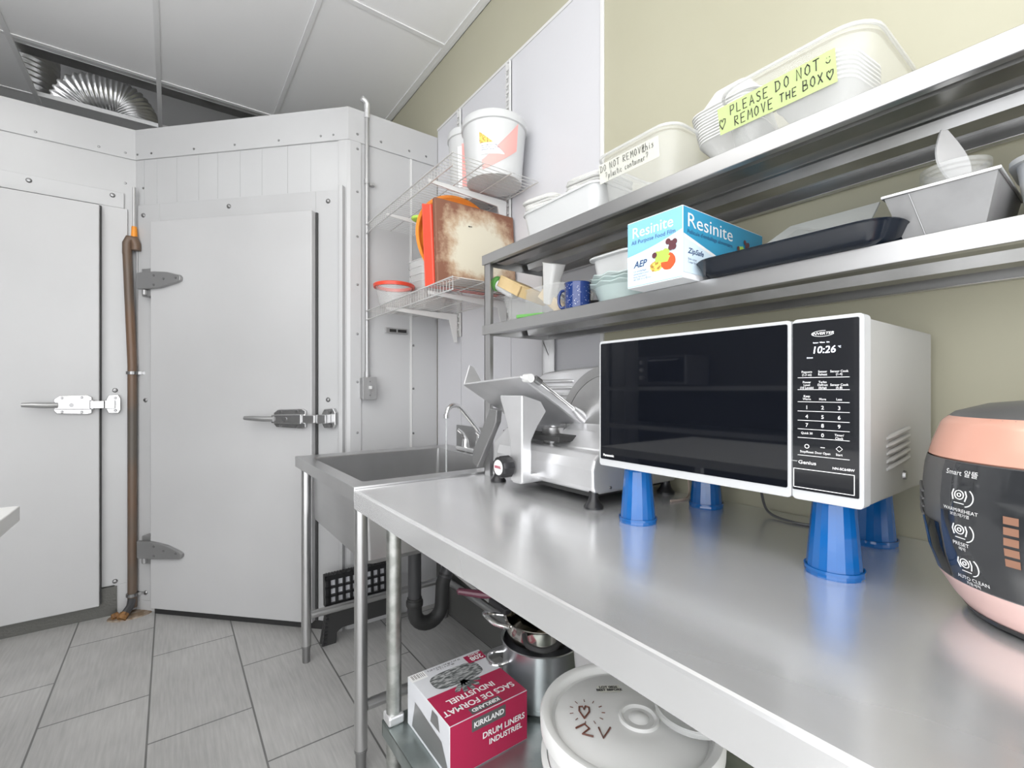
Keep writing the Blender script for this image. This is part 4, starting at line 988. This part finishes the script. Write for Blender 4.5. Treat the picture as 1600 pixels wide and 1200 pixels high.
# loaf tin with glass jar and scoop
t = thing('loaf_pan', 'grey metal loaf pan on the lower steel shelf', 'baking pan', (1.035, .185, ZL))
def rect4(x0, x1, y0, y1, z): return [(x0, y0, z), (x1, y0, z), (x1, y1, z), (x0, y1, z)]
m = MB(); m.loft([rect4(-.085, .085, -.045, .045, .0), rect4(-.105, .095, -.062, .068, .078), rect4(-.103, .093, -.060, .066, .078), rect4(-.083, .083, -.043, .043, .002)])
m.build('pan', 'loaf', t, smooth=False)
m = MB(); m.tube([(-.106, -.063, .078), (.096, -.063, .078), (.096, .069, .078), (-.106, .069, .078)], .0028, 8, closed=True); m.build('rolled_rim', 'steel', t)
m = MB(); m.box(-.1015, -.1005, .025, .027, .01, .07); m.T = Matrix.Identity(4); m = MB(); m.tube([(-.0875, .018, .002), (-.1065, .036, .074)], .0007, 5); m.build('fold_seam', 'bolt', t)
t = thing('glass_jar', 'clear glass jar with coloured band standing in the loaf pan', 'jar', (1.035, .187, ZL+.003))
m = MB(); m.lathe([(.040, 0), (.044, .004), (.046, .08), (.040, .105), (.041, .112), (.044, .114), (.044, .118), (.041, .12), (.044, .122), (.044, .128), (.038, .13), (.038, .11), (.043, .078), (.041, .006)], 36); m.build('body', 'clear', t)
m = MB(); m.lathe([(.0475, .074), (.048, .085), (.044, .098), (.0432, .098), (.0465, .075)], 36, cap0=False, cap1=False); b = m.build('blue_band', 'blue_cup', t)
t = thing('plastic_scoop', 'white plastic spoon sticking up out of the glass jar', 'spoon', (1.03, .18, ZL+.10), math.radians(60), None, ry=math.radians(14))
m = MB(); 
rings = []
for k in range(15):
    s = k/14; z = -.06+.165*s; wdt = .006 + (.024 if s > .35 else 0)*math.sin(PI*min(1, max(0, (s-.35)/.65))**.8) ; wdt = max(wdt, .002)
    rings.append([(-.0015, -wdt, z), (.0015, -wdt, z), (.0035, 0, z), (.0015, wdt, z), (-.0015, wdt, z), (.0005, 0, z)])
m.loft(rings); m.build('spoon', 'white_pl', t, ang=60)
t = thing('deli_tub', 'white translucent plastic tub at the right end of the lower steel shelf', 'container', (1.09, .055, ZL))
tub_mb(.15, .13, .115, .8, .035, .002, .008, .008).build('body', 'milky', t)
m = MB(); tub_mb(.11, .09, .05, .8, .03, .002, .004, .004, z=.03, m=m); m.build('contents', 'salmon', t)
t = thing('spray_bottle', 'red and dark plastic bottle beyond the white tub at the right edge', 'bottle', (1.02, -.045, ZL))
m = MB(); m.lathe([(.030, 0), (.034, .01), (.034, .12), (.020, .165), (.012, .18)], 28); m.build('body', 'red', t)
m = MB(); m.lathe([(.0348, .05), (.0348, .12)], 28, cap0=False, cap1=False); m.build('label', 'charcoal', t)
m = MB(); m.lathe([(.014, .18), (.014, .20), (.001, .203)], 20); m.build('cap', 'red', t)

# left end of the lower steel shelf: clear bin with tools
t = thing('clear_bin', 'clear plastic bin of small kitchen tools at the left end of the lower steel shelf', 'container', (1.05, 1.225, ZL+.0005))
tub_mb(.18, .32, .10, .86, .035, .002, .006, .006).build('body', 'clear', t)
t = thing('wooden_box', 'pale wooden box tipped over inside the clear bin', 'box', (1.0, 1.295, ZL+.085), 0, None, rx=math.radians(24), ry=math.radians(-10))
m = MB(); m.box(-.06, .06, -.075, .075, 0, .006)
for a in ((-.06, -.054, -.075, .075), (.054, .06, -.075, .075), (-.06, .06, -.075, -.069), (-.06, .06, .069, .075)): m.box(*a, .006, .040)
m.build('tray', 'wood', t, smooth=False, bevel=.001); t.rotation_euler = (math.radians(205), math.radians(10), 0); t.location = (1.0, 1.29, ZL+.135)
t = thing('scoop', 'white plastic scoop leaning up out of the clear bin', 'scoop', (1.0, 1.16, ZL+.05), 0, None, rx=math.radians(18), ry=math.radians(-6))
m = MB(); m.loft([rrect(.03, .03, .008, 0, 5), rrect(.055, .062, .012, .125, 5), rrect(.058, .066, .012, .128, 5), rrect(.050, .058, .011, .126, 5), rrect(.026, .026, .008, .004, 5)]); m.build('cup', 'white_pl', t)
t = thing('squeeze_bottle', 'white squeeze bottle with light green cap at the left end of the clear bin', 'bottle', (.955, 1.375, ZL+.075), 0, None, rx=math.radians(-62), ry=math.radians(-10))
m = MB(); m.lathe([(.018, -.09), (.022, -.08), (.022, .005), (.016, .012)], 24); m.build('body', 'white_pl', t)
m = MB(); m.lathe([(.026, .012), (.027, .016), (.027, .028), (.022, .032), (.001, .033)], 24); m.build('cap', 'green_pl', t)
t.location = (.965, 1.385, ZL+.145)
t = thing('wooden_block', 'light wooden block lying aslant inside the clear bin', 'wood block', (1.02, 1.14, ZL+.045), .3, None, rx=math.radians(40))
m = MB(); m.box(-.022, .022, -.07, .07, -.018, .018); m.build('block', 'wood', t, smooth=False, bevel=.003)
t = thing('bag_clip', 'bright green bag clip at the bottom of the clear bin', 'clip', (.955, 1.20, ZL+.012), .4)
m = MB(); m.box(-.01, .01, -.05, .05, -.006, .006); m.build('clip', 'green_pl', t, smooth=False, bevel=.003)
t = thing('dark_strainer', 'black wire strainer lying behind the blue mug', 'strainer', (1.13, 1.07, ZL+.001), 0)
m = MB(); m.lathe([(.03, 0), (.055, .02), (.066, .05), (.064, .05), (.053, .022), (.028, .003)], 24); m.build('bowl', 'black_soft', t)
m = MB(); m.tube([(.0, .06, .05), (-.01, .11, .075), (-.02, .15, .10)], .005, 8); m.build('handle', 'black', t)

t = thing('enamel_mug', 'dark blue speckled enamel mug on the lower steel shelf', 'mug', (.972, .998, ZL+.0005))
m = MB(); m.lathe([(.034, 0), (.038, .004), (.0385, .078), (.040, .082), (.0365, .082), (.036, .006)], 32); m.build('body', 'enamel_blue', t)
m = MB(); m.tube(sm_path([(-.010, .036, .066), (-.014, .055, .066), (-.016, .064, .052), (-.016, .064, .030), (-.014, .054, .016), (-.010, .037, .018)]), .0048, 10); m.build('handle', 'enamel_blue', t)
m = MB()
for k in range(90):
    a = random.uniform(PI*.6, PI*1.9); z = random.uniform(.008, .074); q = random.uniform(.0006, .0014); r_ = .0387
    m.add([(r_*math.cos(a+d*q/r_), r_*math.sin(a+d*q/r_), z+e*q) for d, e in ((-1, 0), (0, -1), (1, 0), (0, 1))], [(0, 1, 2, 3)])
m.build('speckles', 'speck', t, smooth=False)

def glass_bowl(z, label, sc_=1):
    t = thing('glass_bowl', label, 'bowl', (1.035, .865, z), 0, 'stacked scalloped glass bowls')
    m = MB(); N = 48
    def ringp(r_, z_, f): return [((r_*(1+f*math.cos(12*2*PI*k/N)))*math.cos(2*PI*k/N), (r_*(1+f*math.cos(12*2*PI*k/N)))*math.sin(2*PI*k/N), z_+f*.08*math.cos(12*2*PI*k/N)) for k in range(N)]
    m.loft([ringp(.055, 0, 0), ringp(.075, .008, 0), ringp(.092, .05, 0), ringp(.104, .056, .03), ringp(.104, .059, .03), ringp(.089, .053, 0), ringp(.072, .011, 0)]); m.build('bowl', 'glass', t)
    return t
g0 = glass_bowl(ZL+.0005, 'pale green scalloped glass bowl at the bottom of the stack beside the blue mug')
for k, lb in ((1, 'pale green scalloped glass bowl in the middle of the stack beside the blue mug'), (2, 'pale green scalloped glass bowl at the top of the stack beside the blue mug')): dup(g0, (1.035+.002*k, .865, ZL+.0005+.011*k), (0, 0, .1*k), lb)
t = thing('plastic_container', 'frosted plastic container with wavy lid upside down on the glass bowls', 'container', (1.04, .862, ZL+.078))
m = MB(); m.loft([rrect(.165, .15, .03, .0, 6), rrect(.15, .135, .03, .004, 6), rrect(.165, .15, .035, .05, 6), rrect(.185, .168, .035, .053, 6), rrect(.185, .168, .035, .058, 6), rrect(.155, .14, .03, .064, 6)]); m.build('tub', 'milky', t)

# ================================================================ ITEMS ON THE UPPER STEEL SHELF (z 1.7036)
ZU = 1.7041
t = thing('foam_tub', 'white lidded tub heaped with foam lids at the left end of the upper steel shelf', 'container', (1.03, 1.05, ZU))
tub_mb(.20, .335, .088, .9, .03, .002, .006, .006).build('body', 'milky', t)
m = MB(); m.box(-.085, .085, -.14, .14, .004, .07); m.build('contents', 'foam', t, smooth=False, bevel=.01)
def foam_lid():  # loose foam container lids, piled up
    t = thing('foam_takeout_lid', 'white foam takeout lid in the pile on the left tub', 'lid', (0, 0, 0), 0, 'pile of white foam lids')
    m = MB(); m.loft([rrect(.15, .15, .03, 0, 6), rrect(.155, .155, .03, .003, 6), rrect(.135, .135, .028, .012, 6), rrect(.12, .12, .026, .014, 6), rrect(.115, .115, .02, .0135, 6)]); m.build('plate', 'foam', t); return t
fl = foam_lid()
for k in range(6):
    o = fl if k == 0 else dup(fl)
    o.location = (1.02+random.uniform(-.004, .004), 1.15+.004*k, ZU+.089+k*.0075); o.rotation_euler = (math.radians(4), math.radians(2), random.uniform(-.05, .05)+.1)
for k in range(6):
    o = dup(fl); o.location = (1.03+random.uniform(-.003, .003), .975-.002*k, ZU+.089+k*.0075); o.rotation_euler = (math.radians(5), 0, random.uniform(-.04, .04)); o['label'] = 'white foam takeout lid in the pile resting against the clear tub'; o['group'] = 'second pile of white foam lids'

def clear_box(name, label, loc, w_, d_, h_, r_=.05):
    t = thing(name, label, 'container', loc)
    tub_mb(w_, d_, h_, .90, r_, .002, .007, .010).build('body', 'clear', t)
    m = MB(); m.tube([(p[0], p[1], h_) for p in rrect(w_+.012, d_+.012, r_, 0, 6)], .0035, 8, closed=True); m.build('rim', 'clear_rim', t)
    return t
t = clear_box('storage_box', 'clear plastic storage box with a handwritten do not remove label, on the upper steel shelf', (1.055, .765, ZU), .25, .235, .135, .045)
sl = math.atan2(.0118, .135)
To = face((-.120, .110, .070), (0, -1, 0), (-.0926, 0, .9957))
m = MB(); m.T = To; m.quad((-.0, .0, -.001), (.19, .0, -.001), (.19, .05, -.001), (.0, .05, -.001)); lb = m.build('paper_label', 'tape', t, smooth=False)
m = MB(); pen(m, 'DO NOT REMOVE', .0165, .006, .028, To, .0007, .72); pen(m, 'this', .0175, .145, .028, To, .0007); pen(m, '?plastic container?', .0165, .022, .007, To, .0006, .62); m.build('handwriting', 'ink', lb, smooth=False)
t = clear_box('storage_box', 'larger clear plastic storage box with a green note saying please do not remove the box', (1.065, .405, ZU), .27, .265, .135, .055)
To = face((-.130, .132, .052), (0, -1, 0), (-.100, 0, .995))
m = MB(); m.T = To; vs = []; 
m.quad((.004, 0, 0), (.218, .0, 0), (.216, .058, 0), (.0, .055, 0)); lb = m.build('green_note', 'note', t, smooth=False)
m = MB(); pen(m, '*', .022, .004, .010, To, .0009); pen(m, 'PLEASE', .0185, .028, .031, To, .0009, .72); pen(m, 'DO', .019, .117, .032, To, .0009, .8); pen(m, 'NOT', .019, .154, .034, To, .0009, .74); pen(m, '^', .014, .202, .036, To, .0008)
pen(m, 'REMOVE', .0185, .036, .006, To, .0009, .72); pen(m, 'THE', .015, .124, .009, To, .0009, .74); pen(m, 'BOX', .018, .164, .010, To, .0009, .68); pen(m, '*', .018, .202, .008, To, .0009)
m.build('handwriting', 'ink', lb, smooth=False)
# nested foam clamshell trays
def foam_tray(label, group):
    t = thing('foam_tray', label, 'food tray', (0, 0, 0), 0, group)
    m = MB(); m.loft([rrect(.085, .085, .02, 0, 5), rrect(.14, .14, .03, .045, 5), rrect(.15, .15, .034, .047, 5), rrect(.15, .15, .034, .050, 5), rrect(.132, .132, .03, .047, 5), rrect(.08, .08, .02, .004, 5)]); m.build('tray', 'foam', t); return t
ft = foam_tray('white foam tray in the nested stack tipped out left of the larger storage box', 'nested foam trays beside the box')
for k in range(11):
    o = ft if k == 0 else dup(ft)
    o.location = (1.10, .575+.002*k, ZU+.062+.0072*k); o.rotation_euler = (math.radians(-5), 0, .10)
o = dup(ft); o.location = (1.10, .575+.012, ZU+.062+.0072*10+.098); o.rotation_euler = (math.radians(176), 0, .10); o['label'] = 'white foam tray turned upside down on top of the tipped foam stack'; del o['group']
for k in range(7):
    o = dup(ft); o.location = (1.08, .39, ZU+.052+.0085*k); o.rotation_euler = (math.radians(3), 0, -.1)
    o['label'] = 'white foam tray in the stack inside the larger storage box'; o['group'] = 'foam trays inside the box'

# ================================================================ UNDER THE WORKTOP (undershelf top z .302)
ZB = .3025
# garbage bag carton: top at .43
t = thing('bag_carton', 'crimson and grey carton of industrial garbage bags on the undershelf', 'box', (.527, .966, ZB))
BX, BY, BH = .23, .24, .128
m = MB(); m.box(0, BX, 0, BY, 0, BH); m.build('carton', 'box_grey', t, smooth=False, bevel=.0015)
Tt = face((BX, BY, BH+.0006), (-1, 0, 0), (0, -1, 0))   # drawing x: 0..BX to the left in view, y: 0..BY towards viewer
m = MB(); m.T = Tt; m.quad((.001, .118, 0), (BX-.001, .118, 0), (BX-.001, BY-.001, 0), (.001, BY-.001, 0)); p0 = m.build('crimson_panel', 'crimson', t, smooth=False)
letters('title_lettering', [('SACS DE FORMAT', .0275, .119, .196, dict(bold=.0006, sx=.95)), ('INDUSTRIEL', .0275, .125, .163, dict(bold=.0006, sx=.95))], Tt, 'print_white', t)
m = MB(); m.T = Tt; m.quad((.075, .214, .0004), (.165, .214, .0004), (.165, .236, .0004), (.075, .236, .0004)); m.build('brand_patch', 'charcoal', t, smooth=False)
letters('brand_lettering', [('KIRKLAND', .0165, .12, .225, dict(bold=.0006))], face((BX, BY, BH+.0014), (-1, 0, 0), (0, -1, 0)), 'print_white', t)
m = MB(); m.T = Tt; N = 40; vs = [(.118, .075, .0003)] 
for k in range(N):
    a = 2*PI*k/N; q = (abs(math.cos(a))**3.5+abs(math.sin(a))**3.5)**(-1/3.5); vs.append((.118+.075*q*math.cos(a), .075+.036*q*math.sin(a), .0003))
m.add(vs, [(0, 1+k, 1+(k+1) % N) for k in range(N)])
for a in range(5): 
    q = math.radians(40+a*28); c_ = Vector((.118, .105, .0005)); d_ = Vector((math.cos(q), math.sin(q), 0)); e_ = Vector((-d_.y, d_.x, 0)); m.add([c_-e_*.006, c_+d_*.045-e_*.004, c_+d_*.052, c_+d_*.045+e_*.010, c_+e_*.006], [(0, 1, 2, 3, 4)])
m.build('bag_picture', 'bag', t, smooth=False)
m = MB(); m.T = Tt; m.quad((.0, .012, .0005), (.062, .012, .0005), (.062, .050, .0005), (.004, .050, .0005)); m.build('count_badge', 'crimson', t, smooth=False)
letters('count_lettering', [('208', .027, .030, .035, dict(bold=.0008)), ('40 SACS', .010, .03, .018, dict(bold=.0003))], face((BX, BY, BH+.0016), (-1, 0, 0), (0, -1, 0)), 'print_white', t)
letters('size_lettering', [('90 cm x 1.2 m\n36 po x 48 po / 35.5 x 47.2', .0095, .125, .018, {})], Tt, 'ink', t)
m = MB(); m.T = Tt; m.quad((.185, .004, .0005), (.232, .004, .0005), (.232, .036, .0005), (.185, .036, .0005)); m.build('bar_code_patch', 'print_white', t, smooth=False)
m = MB(); m.T = Tt
x = .190
while x < .226: m.quad((x, .008, .0009), (x+.0014, .008, .0009), (x+.0014, .028, .0009), (x, .028, .0009)); x += random.choice((.003, .004, .005))
m.build('bar_code', 'ink', t, smooth=False)
Tn = face((0, -.0006, 0), (1, 0, 0), (0, 0, 1))
m = MB(); m.T = Tn; m.quad((.001, .002, 0), (BX-.001, .002, 0), (BX-.001, BH-.001, 0), (.001, BH-.001, 0)); m.build('front_panel', 'crimson', t, smooth=False)
m = MB(); m.T = Tn; m.quad((.06, .090, .0004), (.16, .090, .0004), (.16, .120, .0004), (.06, .120, .0004)); m.build('front_brand_patch', 'charcoal', t, smooth=False)
letters('front_brand_lettering', [('KIRKLAND', .0185, .11, .105, dict(bold=.0006))], face((0, -.0014, 0), (1, 0, 0), (0, 0, 1)), 'print_white', t)
letters('front_lettering', [('DRUM LINERS', .021, .155, .068, dict(bold=.0005)), ('INDUSTRIEL', .019, .16, .046, dict(bold=.0005))], face((0, -.0014, 0), (1, 0, 0), (0, 0, 1)), 'print_white', t)
Tl = face((-.0006, BY, 0), (0, -1, 0), (0, 0, 1))
m = MB(); m.T = Tl; m.quad((.03, .01, 0), (.24, .01, 0), (.20, .07, 0), (.05, .085, 0)); m.quad((.14, .086, 0), (.19, .086, 0), (.18, .12, 0), (.15, .12, 0)); m.build('side_picture', 'zinc', t, smooth=False)

# stock pot with nested pans
t = thing('stock_pot', 'tall aluminium stock pot on the undershelf beside the bag carton', 'pot', (.905, 1.085, ZB))
m = MB(); m.lathe([(.105, 0), (.115, .01), (.117, .17), (.122, .174), (.119, .176), (.114, .17), (.112, .012)], 48); m.build('body', 'pot', t)
m = MB(); m.lathe([(.004, 0), (.004, .01)], 8, (0, 0, 0))
m = MB(); q = math.radians(160)
def lp(a, r_, z): return (r_*math.cos(a), r_*math.sin(a), z)
m.tube(sm_path([lp(q-.25, .117, .13), lp(q-.22, .150, .128), lp(q-.1, .165, .128), lp(q+.1, .165, .128), lp(q+.22, .150, .128), lp(q+.25, .117, .13)]), .005, 8); m.build('handle', 'chrome', t)
t = thing('cooking_pot', 'polished steel pot with loop handle nested in the mouth of the stock pot', 'pot', (.905, 1.085, ZB+.168))
m = MB(); m.lathe([(.07, 0), (.098, .012), (.107, .035), (.109, .068), (.115, .071), (.113, .073), (.106, .069), (.103, .035), (.094, .016)], 48); m.build('body', 'potinox', t)
q = math.radians(150)
m = MB(); m.tube(sm_path([lp(q-.35, .110, .055), lp(q-.28, .150, .060), lp(q-.1, .172, .075), lp(q+.12, .170, .085), lp(q+.28, .148, .070), lp(q+.35, .110, .055)]), .006, 10); m.build('handle', 'chrome', t)
m = MB(); m.tube(sm_path([lp(math.radians(205), .112, .06), lp(math.radians(215), .140, .05), lp(math.radians(232), .150, .045), lp(math.radians(248), .138, .05), lp(math.radians(256), .112, .06)]), .008, 10); m.build('near_handle', 'black_soft', t)
t = thing('saucepan', 'small steel saucepan with a long maroon handle on top of the nested pots', 'saucepan', (.925, 1.085, ZB+.222))
m = MB(); m.lathe([(.078, 0), (.088, .008), (.090, .085), (.094, .088), (.088, .088), (.086, .01)], 40); m.build('body', 'potinox', t)
m = MB(); q = math.radians(140); m.tube([lp(q, .085, .055), lp(q, .12, .060), lp(q, .15, .062)], [.016, .014, .010], 10); m.build('handle_socket', 'black', t)
m = MB(); m.tube([lp(q, .145, .062), lp(q, .20, .066), lp(q, .27, .074), lp(q, .275, .074)], [.009, .012, .010, .006], 10); m.build('handle', 'maroon', t)

for k, (x, dz, lb) in enumerate(((.80, 0, 'nearer long steel turner with a black handle lying across the pots'), (.835, .014, 'farther long steel turner with a black handle lying across the pots'))):
    t = thing('steel_turner', lb, 'kitchen turner', (x, 1.12, ZB+.262+dz), 0, 'long steel turners', rx=math.radians(5))
    m = MB(); m.box(-.018, .018, .07, .34, 0, .003); m.box(-.018, -.015, .07, .34, .003, .012); m.box(.015, .018, .07, .34, .003, .012); m.build('blade', 'steel', t, smooth=False, bevel=.001)
    m = MB(); m.box(-.014, .014, -.01, .075, -.006, .016); m.build('handle', 'black', t, smooth=False, bevel=.006)

t = thing('storage_tub', 'grey translucent plastic tub behind the lidded pail on the undershelf', 'container', (.93, .80, ZB))
tub_mb(.20, .20, .27, .8, .05, .002, .007, .008).build('body', 'milky', t)

# pail with drawn lid: top at .65
t = thing('lidded_pail', 'large white pail with snap lid and a drawn brown heart on the undershelf', 'bucket', (.657, .545, ZB))
PH = .345
m = MB(); m.lathe([(.128, 0), (.132, .004), (.146, PH-.03), (.146, PH-.012)], 56, cap1=False); m.lathe([(.146, PH-.08), (.156, PH-.08), (.156, PH-.074), (.146, PH-.074)], 56, cap0=False, cap1=False); m.build('body', 'white_pl', t)
m = MB(); m.lathe([(.150, PH-.030), (.157, PH-.028), (.158, PH-.006), (.154, PH), (.143, PH), (.139, PH-.004), (.136, PH-.014), (.131, PH-.016), (.127, PH-.011), (.05, PH-.009), (.001, PH-.009)], 72, cap0=False); ld = m.build('lid', 'white_pl', t, ang=50)
m = MB(); m.lathe([(.036, PH-.0095), (.034, PH-.004), (.030, PH-.004), (.026, PH-.008), (.018, PH-.008), (.012, PH-.003), (.001, PH-.001)], 36, (.012, -.012, 0), cap0=False); m.build('centre_boss', 'white_pl', ld)
# heart drawing in front-left
Th = face((-.052, .052, PH-.0085), (math.cos(-.75), math.sin(-.75), 0), (math.sin(.75), math.cos(.75), 0))
m = MB(); pen(m, '*', .034, -.015, -.015, Th, .0016)
for k in range(11):
    a = 2*PI*k/11; m.T = Th; m.tube([(.026*math.cos(a), .003+.026*math.sin(a), .0005), (.032*math.cos(a), .003+.032*math.sin(a), .0005)], .0008, 4)
m.T = Matrix.Identity(4)
Th2 = face((-.070, .012, PH-.0085), (math.cos(-.75), math.sin(-.75), 0), (math.sin(.75), math.cos(.75), 0))
m.T = Th2; m.tube([(-.035, .0, .0006), (-.02, .012, .0006), (-.012, .002, .0006), (-.024, -.012, .0006), (-.006, -.016, .0006)], .0016, 5); m.tube([(.004, .006, .0006), (.010, -.018, .0006), (.024, .008, .0006)], .0016, 5); m.T = Matrix.Identity(4); m.build('heart_drawing', 'ink_brown', ld, smooth=False)
m = MB(); m.T = face((.03, .075, PH-.0084), (math.cos(-.6), math.sin(-.6), 0), (math.sin(.6), math.cos(.6), 0)); m.quad((-.022, -.010, 0), (.022, -.010, 0), (.022, .010, 0), (-.022, .010, 0)); m.build('sticker', 'tape', ld, smooth=False)
letters('sticker_lettering', [('LOT 0826\nBEST BEFORE', .0085, 0, 0, dict(bold=.0004))], face((.03, .075, PH-.0082), (math.cos(-.6), math.sin(-.6), 0), (math.sin(.6), math.cos(.6), 0)), 'ink', ld)
t = thing('round_tub_lid', 'clear round plastic tub lid lying on the right of the white pail lid', 'dish', (.745, .475, ZB+PH+.001))  # a loose round tub lid lying flat
m = MB(); m.lathe([(.062, 0), (.066, .002), (.066, .010), (.063, .012), (.060, .004), (.001, .003)], 40); m.build('lid', 'clear_rim', t)

# ================================================================ OTHER SIDE OF THE ROOM
t = thing('white_table', 'white topped table whose corner juts in at the left edge', 'table', (-.336, 1.847, 0))
m = MB(); m.box(-.9, 0, -1.3, 0, .858, .90); m.build('top', 'white_pl', t, smooth=False, bevel=.003)
for x, y in ((-.84, -.08), (-.84, -1.2), (-.3, -1.2)):
    m = MB(); m.box(x, x+.04, y-.04, y, 0, .858); m.build('leg', 'steel', t, smooth=False)
t = thing('wall_shelf_unit', 'steel shelf unit on the opposite side reflected in the microwave door', 'shelf', (-2.28, 1.95, 0))
m = MB(); m.box(0, .5, -.9, 1.2, 1.215, 1.25); m.build('shelf', 'steel', t, smooth=False)
m = MB(); m.box(0, .5, -.9, 1.2, .86, .90); m.build('counter', 'steel', t, smooth=False)
m = MB(); m.box(.0, .03, -.9, 1.2, 0, 2.3); m.build('reflection_darkener', 'charcoal', t, smooth=False)  # added panel that darkens what the microwave door reflects
for x, y in ((.44, -.9), (.44, 1.16), (0, -.9), (0, 1.16)):
    m = MB(); m.box(x, x+.04, y, y+.04, 0, 1.9); m.build('post', 'steel', t, smooth=False)
t = thing('toaster_oven', 'dark toaster oven on the opposite shelf seen in reflection', 'oven', (-2.2, 2.55, 1.2505))
m = MB(); m.box(0, .36, -.25, .25, .01, .27); m.build('body', 'oven', t, smooth=False, bevel=.01)
m = MB(); m.box(.36, .366, -.24, .13, .04, .25); m.build('door', 'mw_glass', t, smooth=False)
m = MB(); m.tube([(.39, -.2, .23), (.39, .1, .23)], .007, 8); m.build('handle', 'chrome', t)
for z in (.08, .15, .22):
    m = MB(); m.cyl((.36, .19, z), (.385, .19, z), .02, .018); m.build('knob', 'chrome', t)
